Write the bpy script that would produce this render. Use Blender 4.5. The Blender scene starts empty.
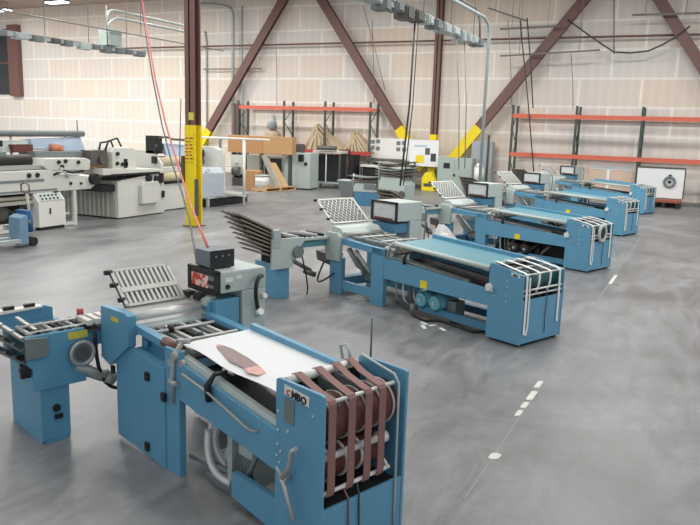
import bpy, math, random
from mathutils import Vector, Matrix, Euler
R = random.Random(7)
scn = bpy.context.scene
COL = scn.collection
V = Vector

# ------------------------------------------------------------------ materials
def lin(c):
    c = c / 255.0
    return c / 12.92 if c <= .04045 else ((c + .055) / 1.055) ** 2.4
def rgb(c, k=1.0): return (min(lin(c[0]) * k, 1), min(lin(c[1]) * k, 1), min(lin(c[2]) * k, 1), 1)
MATS = {}
def mat(name, c, rough=.5, metal=0., noise=.12, scale=6., spec=.5, emit=0.):
    m = bpy.data.materials.new(name); m.use_nodes = True
    nt = m.node_tree; b = nt.nodes['Principled BSDF']
    tc = nt.nodes.new('ShaderNodeTexCoord'); n = nt.nodes.new('ShaderNodeTexNoise')
    n.inputs['Scale'].default_value = scale; n.inputs['Detail'].default_value = 4
    nt.links.new(tc.outputs['Object'], n.inputs['Vector'])
    mx = nt.nodes.new('ShaderNodeMix'); mx.data_type = 'RGBA'
    mx.inputs[6].default_value = rgb(c, 1 - noise); mx.inputs[7].default_value = rgb(c, 1 + noise)
    nt.links.new(n.outputs[0], mx.inputs[0]); nt.links.new(mx.outputs[2], b.inputs['Base Color'])
    b.inputs['Roughness'].default_value = rough; b.inputs['Metallic'].default_value = metal
    b.inputs['Specular IOR Level'].default_value = spec
    if emit:
        b.inputs['Emission Color'].default_value = rgb(c); b.inputs['Emission Strength'].default_value = emit
    MATS[name] = m
    return m
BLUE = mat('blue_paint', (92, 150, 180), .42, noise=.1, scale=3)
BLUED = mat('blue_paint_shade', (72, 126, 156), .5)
TEAL = mat('teal_table', (96, 148, 160), .35, noise=.06)
TEALD = mat('teal_drum', (44, 92, 98), .45)
GREY = mat('grey_green_paint', (176, 188, 184), .45, noise=.06, scale=3)
GREYD = mat('grey_paint_dark', (112, 120, 120), .5)
BOXG = mat('grey_blue_box', (104, 112, 122), .5)
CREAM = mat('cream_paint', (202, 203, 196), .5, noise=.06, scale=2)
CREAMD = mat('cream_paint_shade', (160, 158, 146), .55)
WHITE = mat('white_paint', (222, 222, 216), .5, noise=.04)
PAPER = mat('white_paper', (226, 230, 230), .6, noise=.03)
PRINT = mat('brown_print', (146, 126, 124), .6, noise=.4, scale=40)
PRINTR = mat('red_print', (214, 168, 160), .6, noise=.35, scale=30)
STEEL = mat('brushed_steel', (172, 174, 172), .45, .35, noise=.15, scale=14)
CHROME = mat('bright_steel', (206, 208, 206), .4, .3, noise=.08)
DSTEEL = mat('dark_steel', (92, 90, 86), .5, .2, noise=.3)
BLACK = mat('black_plastic', (26, 27, 29), .5)
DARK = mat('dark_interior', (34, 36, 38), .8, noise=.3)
DKGRN = mat('dark_green_bed', (44, 54, 52), .35, noise=.35, scale=4)
MAROON = mat('maroon_belt', (134, 98, 94), .7, noise=.16, scale=9)
MARDRUM = mat('maroon_drum', (104, 58, 52), .55, noise=.2)
BELTW = mat('white_belt', (224, 226, 222), .6, noise=.06)
RED = mat('red_display', (196, 74, 52), .5, noise=.5, scale=25)
READ = mat('red_white_readout', (206, 88, 66), .5)
_m = [n for n in READ.node_tree.nodes if n.type == 'MIX'][0]; _m.inputs[6].default_value = rgb((190, 58, 40)); _m.inputs[7].default_value = rgb((228, 200, 190))
_n = [n for n in READ.node_tree.nodes if n.type == 'TEX_NOISE'][0]; _n.inputs['Scale'].default_value = 16; _n.inputs['Detail'].default_value = 1
_r = READ.node_tree.nodes.new('ShaderNodeValToRGB'); _r.color_ramp.elements[0].position = .48; _r.color_ramp.elements[1].position = .56
READ.node_tree.links.new(_n.outputs[0], _r.inputs[0]); READ.node_tree.links.new(_r.outputs[0], _m.inputs[0])
DISP = mat('display_white', (198, 204, 204), .3, noise=.25, scale=12)
YEL = mat('safety_yellow', (232, 208, 28), .5, noise=.1)
YLAB = mat('yellow_label', (206, 196, 76), .6, noise=.2, scale=20)
ORANGE = mat('orange_beam', (204, 104, 82), .6, noise=.12)
REDB = mat('red_beam', (176, 62, 58), .5, noise=.15)
DKUP = mat('dark_green_upright', (66, 76, 72), .5, noise=.2)
BROWN = mat('brown_steel', (112, 82, 76), .55, noise=.12, scale=2)
WOOD = mat('raw_wood', (196, 164, 118), .7, noise=.2, scale=5)
CARD = mat('cardboard', (176, 132, 88), .8, noise=.1)
TAN = mat('tan_board', (180, 142, 98), .7, noise=.12)
TARP = mat('tan_bundle', (188, 170, 142), .8, noise=.2, scale=5)
GALV = mat('galvanised', (170, 178, 178), .5, .15, noise=.15)
CONDG = mat('green_grey_box', (160, 174, 167), .5)
PIPE = mat('pipe_grey', (128, 124, 120), .5, noise=.1)
HOSER = mat('red_hose', (214, 92, 84), .5)
HOSEB = mat('dark_hose', (62, 66, 70), .5)
RUBBER = mat('rubber', (30, 30, 30), .7)
FILM = mat('blue_film', (170, 188, 208), .25, noise=.2, scale=3)
ROLLB = mat('beige_roll', (196, 184, 152), .5, noise=.12)
BRN = mat('brown_fold_plate', (128, 120, 106), .5, .1, noise=.25)
LAMP = mat('lamp_glow', (250, 250, 255), .5, emit=9)
TAPE = mat('floor_tape', (204, 204, 198), .7)
JOINT = mat('joint_filler', (140, 141, 140), .8)
CLOUD = mat('clear_wrap', (170, 176, 178), .3, noise=.35, scale=7)

# ------------------------------------------------------------------ mesh builder
SPLIT = set('plug catch adjuster_knob plate_knob hand_knob filter_bowl dial button knob rear_leg leg floor_rail idler_wheel belt_guide foot wheel socket bolt label_plate rocker_switch note picture trim_strip clamp_block stringer packing_tape axle front_panel_x post gear_wheel motor cable brake guard_rail guide_rod'.split())
class MB:
    def __init__(s): s.v = []; s.f = []; s.sm = []; s.mi = []; s.cur = 0
    def m(s, i): s.cur = i; return s
    def add(s, vs, fs, smooth=False):
        n = len(s.v); s.v += [V(p) for p in vs]
        for f in fs: s.f.append([n + i for i in f]); s.sm.append(smooth); s.mi.append(s.cur)
        return s
    def box(s, x0, x1, y0, y1, z0, z1):
        x0, x1 = sorted((x0, x1)); y0, y1 = sorted((y0, y1)); z0, z1 = sorted((z0, z1))
        return s.add([(x0,y0,z0),(x1,y0,z0),(x1,y1,z0),(x0,y1,z0),(x0,y0,z1),(x1,y0,z1),(x1,y1,z1),(x0,y1,z1)],
                     [(0,3,2,1),(4,5,6,7),(0,1,5,4),(1,2,6,5),(2,3,7,6),(3,0,4,7)])
    def hexa(s, p):   # eight corners, bottom loop then top loop
        return s.add(p, [(0,3,2,1),(4,5,6,7),(0,1,5,4),(1,2,6,5),(2,3,7,6),(3,0,4,7)])
    def prism(s, poly, lo, hi, ax='y'):
        def P(a, b, t): return {'y': (a, t, b), 'x': (t, a, b), 'z': (a, b, t)}[ax]
        n = len(poly); vs = [P(a, b, lo) for a, b in poly] + [P(a, b, hi) for a, b in poly]
        fs = [list(range(n)), list(range(2*n-1, n-1, -1))]
        for i in range(n): j = (i+1) % n; fs.append((i, i+n, j+n, j))
        return s.add(vs, fs)
    def cyl(s, p0, p1, r, r1=None, seg=14):
        p0 = V(p0); p1 = V(p1); r1 = r if r1 is None else r1
        d = (p1-p0).normalized(); a = d.orthogonal().normalized(); b = d.cross(a)
        vs = []
        for p, q in ((p0, r), (p1, r1)):
            for i in range(seg):
                t = 2*math.pi*i/seg; vs.append(p + a*(q*math.cos(t)) + b*(q*math.sin(t)))
        n = len(s.v); s.add(vs, [(i, (i+1) % seg, seg+(i+1) % seg, seg+i) for i in range(seg)], True)
        s.f.append([n+i for i in range(seg-1, -1, -1)]); s.f.append([n+seg+i for i in range(seg)]); s.sm += [False]*2; s.mi += [s.cur]*2
        return s
    def tube(s, pts, r, seg=8, closed=False, rad=None):
        pts = [V(p) for p in pts]; n = len(pts); vs = []; a = None
        for i, p in enumerate(pts):
            t = (pts[(i+1) % n] - pts[i-1]) if closed else (pts[min(i+1, n-1)] - pts[max(i-1, 0)])
            t.normalize()
            if a is None: a = t.orthogonal().normalized()
            a = (a - t*a.dot(t)).normalized(); b = t.cross(a)
            q = rad[i] if rad else r
            for k in range(seg):
                w = 2*math.pi*k/seg; vs.append(p + a*(q*math.cos(w)) + b*(q*math.sin(w)))
        fs = []
        for i in range(n if closed else n-1):
            for k in range(seg):
                j = (i+1) % n; fs.append((i*seg+k, i*seg+(k+1) % seg, j*seg+(k+1) % seg, j*seg+k))
        m = len(s.v); s.add(vs, fs, True)
        if not closed:
            s.f += [[m+k for k in range(seg-1, -1, -1)], [m+(n-1)*seg+k for k in range(seg)]]; s.sm += [False]*2; s.mi += [s.cur]*2
        return s
    def strip(s, pts, w, th=.006):    # flat band along pts, width vector w
        pts = [V(p) for p in pts]; w = V(w); n = len(pts); vs = []
        for i, p in enumerate(pts):
            t = (pts[min(i+1, n-1)] - pts[max(i-1, 0)]).normalized(); nn = t.cross(w).normalized()*th
            vs += [p, p+w, p+w+nn, p+nn]
        fs = [(0,1,2,3), tuple(4*(n-1)+k for k in (3,2,1,0))]
        for i in range(n-1):
            for k in range(4): fs.append((4*i+k, 4*i+4+k, 4*i+4+(k+1) % 4, 4*i+(k+1) % 4))
        return s.add(vs, fs)
    def text(s, body, o, xd, yd, size, th=.002):
        c = bpy.data.curves.new('t', 'FONT'); c.body = body; c.size = size; c.extrude = th; c.resolution_u = 2; c.offset = size*.035
        ob = bpy.data.objects.new('t', c); COL.objects.link(ob)
        dg = bpy.context.evaluated_depsgraph_get(); me = bpy.data.meshes.new_from_object(ob.evaluated_get(dg))
        xd = V(xd).normalized(); yd = V(yd).normalized(); zd = xd.cross(yd); o = V(o)
        s.add([o + xd*p.co.x + yd*p.co.y + zd*p.co.z for p in me.vertices], [tuple(p.vertices) for p in me.polygons])
        bpy.data.objects.remove(ob); bpy.data.curves.remove(c); bpy.data.meshes.remove(me)
        return s
    def rot(s, M, start=0):
        for i in range(start, len(s.v)): s.v[i] = M @ s.v[i]
        return s
    def pieces(s):
        par = list(range(len(s.v)))
        def find(i):
            while par[i] != i: par[i] = par[par[i]]; i = par[i]
            return i
        for f in s.f:
            a = find(f[0])
            for i in f[1:]: par[find(i)] = a
        out = {}
        for f, k, mi in zip(s.f, s.sm, s.mi): out.setdefault(find(f[0]), []).append((f, k, mi))
        res = []
        for fs in out.values():
            m = MB(); ids = {}
            for f, k, mi in fs:
                for i in f:
                    if i not in ids: ids[i] = len(m.v); m.v.append(s.v[i])
                m.f.append([ids[i] for i in f]); m.sm.append(k); m.mi.append(mi)
            res.append(m)
        return res
    def build(s, name, m, parent=None, label=None, bevel=0.):
        if parent is not None and name in SPLIT:
            ps_ = s.pieces()
            if len(ps_) > 1: return [q.build(name, m, parent, label, bevel) for q in ps_][0]
        lo = V([min(p[i] for p in s.v) for i in range(3)]); hi = V([max(p[i] for p in s.v) for i in range(3)])
        c = (lo+hi)/2
        if parent is None: c.z = lo.z
        me = bpy.data.meshes.new(name); me.from_pydata([p-c for p in s.v], [], s.f)
        for p, k, mi in zip(me.polygons, s.sm, s.mi): p.use_smooth = k; p.material_index = mi
        for q in (m if isinstance(m, (list, tuple)) else [m]): me.materials.append(q)
        me.validate(); me.update()
        o = bpy.data.objects.new(name, me); COL.objects.link(o)
        ORG[o.name] = c.copy()
        if parent is not None:
            o.parent = parent; o.location = c - ORG[parent.name]
        else: o.location = c
        if label: o['label'] = label
        if bevel:
            b = o.modifiers.new('edge', 'BEVEL'); b.width = bevel; b.segments = 2; b.limit_method = 'ANGLE'; b.angle_limit = math.radians(50)
        return o
ORG = {}
def tag(o, label, cat, group=None, kind=None):
    o['label'] = label; o['category'] = cat
    if group: o['group'] = group
    if kind: o['kind'] = kind
    return o
def thing(name, loc, rz, label, cat, group=None):
    o = bpy.data.objects.new(name, None); COL.objects.link(o); o.location = loc; o.rotation_euler = (0, 0, rz)
    o.empty_display_size = .2
    ORG[o.name] = V((0, 0, 0)); return tag(o, label, cat, group)
def solid(name, mb, m, label, cat, group=None, bevel=0.): return tag(mb.build(name, m, None, None, bevel), label, cat, group)
def struct(name, mb, m):
    o = mb.build(name, m); o['kind'] = 'structure'; return o
def copy_tree(o, parent=None):
    c = o.copy(); COL.objects.link(c)
    if parent is not None: c.parent = parent; c.matrix_parent_inverse = o.matrix_parent_inverse.copy()
    ORG[c.name] = ORG[o.name]
    for ch in list(o.children): copy_tree(ch, c)
    return c
def dup(root, loc, rz, label, group=None):
    c = copy_tree(root); c.location = loc; c.rotation_euler = (0, 0, rz); c['label'] = label
    if group: c['group'] = group
    return c
def bez(p0, p1, p2, p3, n=14):
    p0, p1, p2, p3 = map(V, (p0, p1, p2, p3)); o = []
    for i in range(n+1):
        t = i/n; o.append(p0*(1-t)**3 + p1*(3*t*(1-t)**2) + p2*(3*t*t*(1-t)) + p3*t**3)
    return o
def arc(c, r, a0, a1, ax='y', n=10):   # arc in (x,z) plane about c
    return [V((c[0] + r*math.cos(a0+(a1-a0)*i/n), c[1], c[2] + r*math.sin(a0+(a1-a0)*i/n))) for i in range(n+1)]

# ------------------------------------------------------------------ camera
CAM = V((0, 0, 2.7705)); FPX, PITCH, ROLL, YAW = 719.74, .1843, .0320, .4476
def camera():
    r = V((1, 0, 0)); f = V((0, math.cos(PITCH), -math.sin(PITCH))); u = V((0, math.sin(PITCH), math.cos(PITCH)))
    r, u = r*math.cos(ROLL) + u*math.sin(ROLL), u*math.cos(ROLL) - r*math.sin(ROLL)
    Z = Matrix.Rotation(YAW, 3, 'Z'); return Z @ r, Z @ u, Z @ f
cr, cu, cf = camera()
cd = bpy.data.cameras.new('camera'); cd.sensor_width = 36; cd.lens = 36*FPX/700; cd.clip_end = 200
co = bpy.data.objects.new('camera', cd); COL.objects.link(co)
co.matrix_world = Matrix(((cr.x, cu.x, -cf.x, CAM.x), (cr.y, cu.y, -cf.y, CAM.y), (cr.z, cu.z, -cf.z, CAM.z), (0, 0, 0, 1)))
scn.camera = co
# survey helpers: where a sight line meets a real plane of the hall
def sight(px, py): return cr*((px-350)/FPX) - cu*((py-262.5)/FPX) + cf
def at_z(px, py, z=0.): d = sight(px, py); return CAM + d*((z-CAM.z)/d.z)
def at_y(px, py, y): d = sight(px, py); return CAM + d*((y-CAM.y)/d.y)
def at_x(px, py, x): d = sight(px, py); return CAM + d*((x-CAM.x)/d.x)

YW = 33.9
# ------------------------------------------------------------------ setting
def floor_material():
    m = bpy.data.materials.new('polished_concrete'); m.use_nodes = True; nt = m.node_tree; L = nt.links.new
    b = nt.nodes['Principled BSDF']; tc = nt.nodes.new('ShaderNodeTexCoord')
    def noise(sc, det, rough=.55, dist=0.):
        n = nt.nodes.new('ShaderNodeTexNoise'); n.inputs['Scale'].default_value = sc; n.inputs['Detail'].default_value = det
        n.inputs['Roughness'].default_value = rough; n.inputs['Distortion'].default_value = dist
        return n
    n1 = noise(.32, 6, .6, .6); n2 = noise(1.7, 8, .65, 1.2); n3 = noise(14, 5)
    mp = nt.nodes.new('ShaderNodeMapping'); mp.inputs['Scale'].default_value = (1.6, .5, 1); mp.inputs['Rotation'].default_value = (0, 0, .5)
    L(tc.outputs['Object'], mp.inputs['Vector'])
    for n in (n1, n3): L(tc.outputs['Object'], n.inputs['Vector'])
    L(mp.outputs['Vector'], n2.inputs['Vector'])
    def ramp(src, a, b_, c0, c1):
        r = nt.nodes.new('ShaderNodeValToRGB'); r.color_ramp.elements[0].position = a; r.color_ramp.elements[1].position = b_
        r.color_ramp.elements[0].color = c0; r.color_ramp.elements[1].color = c1; L(src, r.inputs[0]); return r
    c1 = ramp(n1.outputs[0], .3, .72, rgb((104, 105, 106)), rgb((146, 148, 150)))
    c2 = ramp(n2.outputs[0], .3, .75, (.6, .6, .59, 1), (1.2, 1.2, 1.2, 1))
    c3 = ramp(n3.outputs[0], .3, .7, (.93, .93, .93, 1), (1.05, 1.05, 1.05, 1))
    def mul(a, b_):
        x = nt.nodes.new('ShaderNodeMix'); x.data_type = 'RGBA'; x.blend_type = 'MULTIPLY'; x.inputs[0].default_value = 1
        L(a, x.inputs[6]); L(b_, x.inputs[7]); return x.outputs[2]
    L(mul(mul(c1.outputs[0], c2.outputs[0]), c3.outputs[0]), b.inputs['Base Color'])
    rr = ramp(n2.outputs[0], .3, .7, (.34, .34, .34, 1), (.5, .5, .5, 1)); L(rr.outputs[0], b.inputs['Roughness'])
    b.inputs['Specular IOR Level'].default_value = .45
    return m
def wall_material():
    m = bpy.data.materials.new('taped_wallboard'); m.use_nodes = True; nt = m.node_tree; L = nt.links.new
    b = nt.nodes['Principled BSDF']; g = nt.nodes.new('ShaderNodeNewGeometry')
    sp = nt.nodes.new('ShaderNodeSeparateXYZ'); L(g.outputs['Position'], sp.inputs[0])
    def math_(op, a, v):
        n = nt.nodes.new('ShaderNodeMath'); n.operation = op; L(a, n.inputs[0])
        if isinstance(v, (int, float)): n.inputs[1].default_value = v
        else: L(v, n.inputs[1])
        return n.outputs[0]
    h = math_('ADD', sp.outputs[0], sp.outputs[1]); z = math_('SUBTRACT', sp.outputs[2], .37-1.22*4)
    cb = nt.nodes.new('ShaderNodeCombineXYZ'); L(h, cb.inputs[0]); L(z, cb.inputs[1])
    br = nt.nodes.new('ShaderNodeTexBrick'); L(cb.outputs[0], br.inputs['Vector'])
    br.offset = .5; br.inputs['Scale'].default_value = 1; br.inputs['Brick Width'].default_value = 2.6; br.inputs['Row Height'].default_value = 1.22
    br.inputs['Mortar Size'].default_value = .09; br.inputs['Mortar Smooth'].default_value = 1.; br.inputs['Bias'].default_value = -.1
    br.inputs['Color1'].default_value = rgb((224, 212, 198)); br.inputs['Color2'].default_value = rgb((218, 215, 210)); br.inputs['Mortar'].default_value = rgb((240, 236, 228))
    wv = nt.nodes.new('ShaderNodeTexWave'); wv.bands_direction = 'X'; wv.inputs['Scale'].default_value = .75; wv.inputs['Distortion'].default_value = .6; wv.inputs['Detail'].default_value = 2
    L(cb.outputs[0], wv.inputs['Vector'])
    rp = nt.nodes.new('ShaderNodeValToRGB'); rp.color_ramp.elements[0].position = .55; rp.color_ramp.elements[0].color = (1, 1, 1, 1)
    rp.color_ramp.elements[1].position = 1.; rp.color_ramp.elements[1].color = (1.05, 1.05, 1.05, 1); L(wv.outputs[0], rp.inputs[0])
    n = nt.nodes.new('ShaderNodeTexNoise'); n.inputs['Scale'].default_value = .16; n.inputs['Detail'].default_value = 3; L(g.outputs['Position'], n.inputs['Vector'])
    r2 = nt.nodes.new('ShaderNodeValToRGB'); r2.color_ramp.elements[0].position = .35; r2.color_ramp.elements[0].color = (.94, .95, .97, 1)
    r2.color_ramp.elements[1].position = .65; r2.color_ramp.elements[1].color = (1.05, 1.02, .98, 1); L(n.outputs[0], r2.inputs[0])
    a = br.outputs[0]
    for k in (rp.outputs[0], r2.outputs[0]):
        x = nt.nodes.new('ShaderNodeMix'); x.data_type = 'RGBA'; x.blend_type = 'MULTIPLY'; x.inputs[0].default_value = 1
        L(a, x.inputs[6]); L(k, x.inputs[7]); a = x.outputs[2]
    L(a, b.inputs['Base Color']); b.inputs['Roughness'].default_value = .85; b.inputs['Specular IOR Level'].default_value = .2
    return m
WALLM = wall_material()
struct('floor', MB().box(-46, 14, -4, YW+.3, -.2, 0), floor_material())
struct('wall_back', MB().box(-46, 14, YW, YW+.3, 0, 9.6), WALLM)
struct('wall_left', MB().box(-46.3, -46, -4, YW+.3, 0, 9.6), WALLM)
struct('ceiling', MB().box(-46.3, 14, -4, YW+.3, 9.6, 9.8), mat('ceiling_deck', (176, 160, 150), .8))
struct('baseboard_back', MB().box(-46, 14, YW-.03, YW, 0, .12), mat('base_strip', (150, 146, 138), .6))
struct('trim_1', MB().box(-1.372, -1.358, 5.0, 30, 0, .002), JOINT)
# dark high opening with its steel jamb at the far left
struct('window_1', MB().box(-46, -41.2, YW-.06, YW, 4.25, 8.4), mat('dark_glass', (46, 54, 62), .2))
struct('window_2', MB().box(-46, -41.2, YW-.12, YW-.06, 6.2, 6.3).box(-44, -43.9, YW-.12, YW-.06, 4.25, 8.4), BROWN)
struct('trim_2', MB().box(-41.1, -40.2, YW-.35, YW, 4.15, 8.6), BROWN)

# ------------------------------------------------------------------ steel frame of the hall
def column(name, x, y, w, d, ztop, zy, label, part_label):
    t = thing(name, (x, y, 0), 0, label, 'column')
    f = .05*w/.5+.01
    def H(mb, z0, z1, e=0.):
        mb.box(-w/2-e, w/2+e, -d/2-e, -d/2+f+e, z0, z1); mb.box(-w/2-e, w/2+e, d/2-f-e, d/2+e, z0, z1); mb.box(-f/2-e, f/2+e, -d/2, d/2, z0, z1); return mb
    H(MB(), zy, ztop).build('shaft', BROWN, t)
    if zy > 0: H(MB(), .02, zy, .012).build('guard_sleeve', YEL, t, part_label)
    MB().box(-w*.75, w*.75, -d*.75, d*.75, 0, .025).build('base_plate', DSTEEL, t)
    return t
c1 = column('steel_column', -12.37, 15.8, .3, .3, 9.6, 2.72, 'brown steel column with tall yellow painted base and red-lettered sign', 'yellow painted lower section')
s = MB().box(-.14, .14, -.185, -.165, 1.75, 2.5).build('warning_sign', YEL, c1)
mb = MB()
for k in range(7): mb.box(-.14+.03*(k % 2), -.02, -.191, -.185, 1.82+.09*k, 1.85+.09*k).box(.02, .13-.03*(k % 3), -.191, -.185, 1.82+.09*k, 1.86+.09*k)
mb.build('sign_lettering', REDB, s)
MB().box(-.02, .14, -.17, -.15, 2.85, 3.05).build('label_plate', YLAB, c1)
MB().box(-.25, -.18, -.22, -.12, 1.2, 1.9).tube([(-.22, -.2, 1.5), (-.28, -.24, 1.7), (-.26, -.24, 2.2), (-.24, -.2, 3.4)], .014).box(.18, .24, -.2, -.1, .3, 1.3).build('outlet_strip', DSTEEL, c1)
yb = YW-.55
column('steel_column', -11.75, yb, .31, .31, 9.6, 2.6, 'brown steel column with yellow base where two diagonal braces meet', 'yellow painted lower section')
def brace(x0, z0, x1, z1, zy, label):
    t = thing('diagonal_brace', (x0, yb, z0), 0, label, 'brace', 'diagonal braces along the back wall')
    d = V((x1-x0, 0, z1-z0)); L = d.length; d.normalize(); n = V((-d.z, 0, d.x)); k = (zy-z0)/(z1-z0)*L
    def seg(a, b, e, name, m, lab=None):
        mb = MB()
        for (u0, u1, v0, v1) in ((-.22-e, .22+e, -.12-e, -.07), (-.22-e, .22+e, .07, .12+e), (-.03, .03, -.1, .1)):
            P = []
            for t_ in (a, b):
                P += [d*t_ + n*u0 + V((0, v0, 0)), d*t_ + n*u1 + V((0, v0, 0)), d*t_ + n*u1 + V((0, v1, 0)), d*t_ + n*u0 + V((0, v1, 0))]
            mb.hexa(P)
        mb.build(name, m, t, lab)
    seg(k, L, 0, 'shaft', BROWN); seg(0, k, .015, 'guard_sleeve', YEL, 'yellow painted lower end')
brace(-26.2, .75, -20.1, 9.4, 2.45, 'brown diagonal brace rising to the right above the leftmost orange rack beam')
brace(-12.2, .95, -18.3, 9.4, 2.85, 'brown diagonal brace falling right to the column behind the white boards')
brace(-11.3, .75, -4.6, 9.4, 3.0, 'brown diagonal brace with long yellow foot beside grey cabinet')
brace(3.0, .75, -3.05, 9.4, 2.8, 'brown diagonal brace in the upper right corner of the wall')

# ------------------------------------------------------------------ small folding machine with maroon belts
def bolts(t, pts, y, r=.009):
    mb = MB()
    for u, z in pts: mb.cyl((u, y, z), (u, y-.008, z), r, seg=8)
    mb.build('bolt', CHROME, t)
M1O = (-1.9013, 3.6556, 0); TH1 = -.3469
def machine_one():
    t = thing('folding_machine', M1O, TH1, 'blue folding machine with maroon delivery belts and a white sheet on its table', 'folding machine', 'blue folding machines in the row')
    W = .78
    pl = [(-.46, 0), (0, 0), (0, 1.165), (-.03, 1.175), (-.43, 1.175), (-.46, 1.16)]
    a = MB().prism(pl, 0, .025).build('side_plate', BLUE, t, bevel=.004)
    MB().prism(pl, W-.025, W).build('side_plate', BLUE, t, bevel=.004)
    # sign with letters
    s = MB().hexa([(-.37, -.004, 1.085), (-.13, -.004, 1.065), (-.13, 0, 1.065), (-.37, 0, 1.085), (-.37, -.004, 1.15), (-.13, -.004, 1.13), (-.13, 0, 1.13), (-.37, 0, 1.15)]).build('name_sign', WHITE, a)
    MB().text('MBO', (-.30, -.006, 1.083), (1, 0, -.083), (0.083, 0, 1), .068).build('sign_lettering', BLACK, a)
    MB().text('C', (-.35, -.006, 1.09), (1, 0, -.083), (0.083, 0, 1), .05).build('sign_emblem', RED, a)
    MB().box(-.37, -.27, -.005, 0, .9, 1.06).build('inspection_slot', GREYD, a)
    bolts(a, [(-.43, .95), (-.43, .82), (-.33, .84), (-.09, 1.02), (-.43, .72), (-.4, .68), (-.44, .64), (-.41, .6)], 0)
    # lever handle
    lv = MB().cyl((-.305, 0, .545), (-.305, -.07, .545), .02).cyl((-.305, -.05, .545), (-.305, -.07, .545), .035)
    lv.tube([(-.305, -.06, .545), (-.235, -.062, .66), (-.215, -.064, .76), (-.17, -.066, .80)], .014, rad=[.02, .016, .018, .014]).tube([(-.305, -.06, .545), (-.25, -.062, .42), (-.18, -.064, .30)], .014, rad=[.02, .013, .017]).tube([(-.305, -.06, .545), (-.37, -.06, .60)], .01)
    lv.build('lever_handle', STEEL, a)
    MB().box(-.03, -.005, .025, W-.025, .02, .405).build('front_panel', BLUE, t, bevel=.004)
    MB().box(-.45, -.44, .025, W-.025, .02, 1.12).box(-.44, -.03, .03, W-.03, .36, .375).build('inner_shade_panel', DARK, t)  # dark back added so the end opening looks shaded inside
    # rollers, drums, belts
    dr = MB().cyl((-.19, .05, .93), (-.19, W-.05, .93), .15, seg=28).build('belt_drum', MARDRUM, t)
    d2 = MB().cyl((-.2, .05, .62), (-.2, W-.12, .62), .11, seg=24).build('belt_drum', MARDRUM, t)
    for k, v in enumerate((.12, .28, .42, .56, .68)):
        MB().tube([(-.19+.155*math.cos(q), v, .93+.155*math.sin(q)) for q in [i*math.pi/12 for i in range(24)]], .008, 6, True).build('drum_rim', CREAM, dr)
    for k, v in enumerate((.16, .3, .44)):
        MB().tube([(-.2+.115*math.cos(q), v, .62+.115*math.sin(q)) for q in [i*math.pi/12 for i in range(24)]], .012, 6, True).build('drum_rim', WHITE, d2)
    MB().cyl((-.03, .02, 1.105), (-.03, .66, 1.105), .013).build('top_rod', CHROME, t)
    MB().cyl((-.42, .05, 1.14), (-.42, W-.1, 1.14), .03).build('rear_roller', WHITE, t)
    MB().cyl((-.025, .02, .51), (-.025, .64, .51), .014).tube([(-.025, .63, .51), (-.06, .64, .53), (-.2, .64, .62)], .012).build('lower_rod', WHITE, t)
    for zz, nm in ((.70, 'mid_roller'),): MB().cyl((-.1, .03, zz), (-.1, W-.1, zz), .025).cyl((-.1, .6, zz), (-.1, .67, zz), .045).build(nm, WHITE, t)
    mb = MB()
    for v in (.03, .17, .31, .45): mb.hexa([(-.4, v, 1.05), (-.05, v, 1.05), (-.05, v+.02, 1.05), (-.4, v+.02, 1.05), (-.4, v, 1.13), (-.05, v, 1.085), (-.05, v+.02, 1.085), (-.4, v+.02, 1.13)])
    mb.build('belt_guide', GREYD, t)
    for v, v2 in ((.05, .1), (.22, .28), (.37, .44), (.5, .58)):
        w = (0, .062, 0)
        MB().strip([(-.45, v2+.02, 1.165), (-.42, v2+.02, 1.175), (-.25, v+.04, 1.145), (-.06, v, 1.125), (-.02, v, 1.118), (-.008, v, 1.1), (-.006, v, .8), (-.004, v, .53), (-.012, v, .495), (-.04, v, .485)], w, .006).build('delivery_belt', MAROON, t)
    MB().tube([(-.02, .06+.15, .5), (-.0, .24, .42), (0.005, .245, .2), (.0, .25, .02)], .006).build('hanging_cord', MAROON, t)
    MB().tube([(-.02, .33, .5), (-.0, .335, .42), (0.005, .34, .2), (.0, .335, .02)], .006).build('hanging_cord', HOSEB, t)
    MB().tube([(-.4, W-.06, 1.2), (-.05, W-.09, 1.15), (-.0, W-.1, 1.1), (.004, W-.1, .7), (.004, W-.095, .3), (.0, W-.09, .02)], .009).build('conduit', GALV, t)
    MB().cyl((-.46, W+.1, 1.05), (-.46, W+.1, 1.42), .007).cyl((-.46, W+.1, 1.06), (-.46, W, 1.06), .02).build('sensor_rod', DSTEEL, t)
    MB().tube([(-.62, W-.03, 1.1), (-.66, W-.02, 1.19), (-.58, W-.03, 1.22), (-.54, W-.03, 1.12)], .012).build('grab_handle', GALV, t)
    # side rails, legs
    band = [(-1.68, .65), (-.455, .515), (-.455, .80), (-1.68, .955)]
    for y0, y1 in ((.005, .035), (W-.035, W-.005)): MB().prism(band, y0, y1).build('side_rail', BLUE, t, bevel=.004)
    MB().prism([(-1.72, 1.07), (-.455, 1.0), (-.455, 1.06), (-1.72, 1.13)], W-.06, W-.01).build('far_rail', BLUE, t, bevel=.004)
    for y0, y1 in ((.0, .06), (W-.06, W)):
        MB().box(-1.87, -1.66, y0, y1, .0, 1.035).build('leg', BLUE, t, bevel=.004)
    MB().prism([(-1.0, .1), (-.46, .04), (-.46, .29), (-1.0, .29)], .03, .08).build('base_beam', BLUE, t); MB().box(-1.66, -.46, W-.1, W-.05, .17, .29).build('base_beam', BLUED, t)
    MB().cyl((-1.66, .1, .16), (-1.05, .2, .16), .025).build('base_beam', GREYD, t, 'round grey tie bar')
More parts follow.
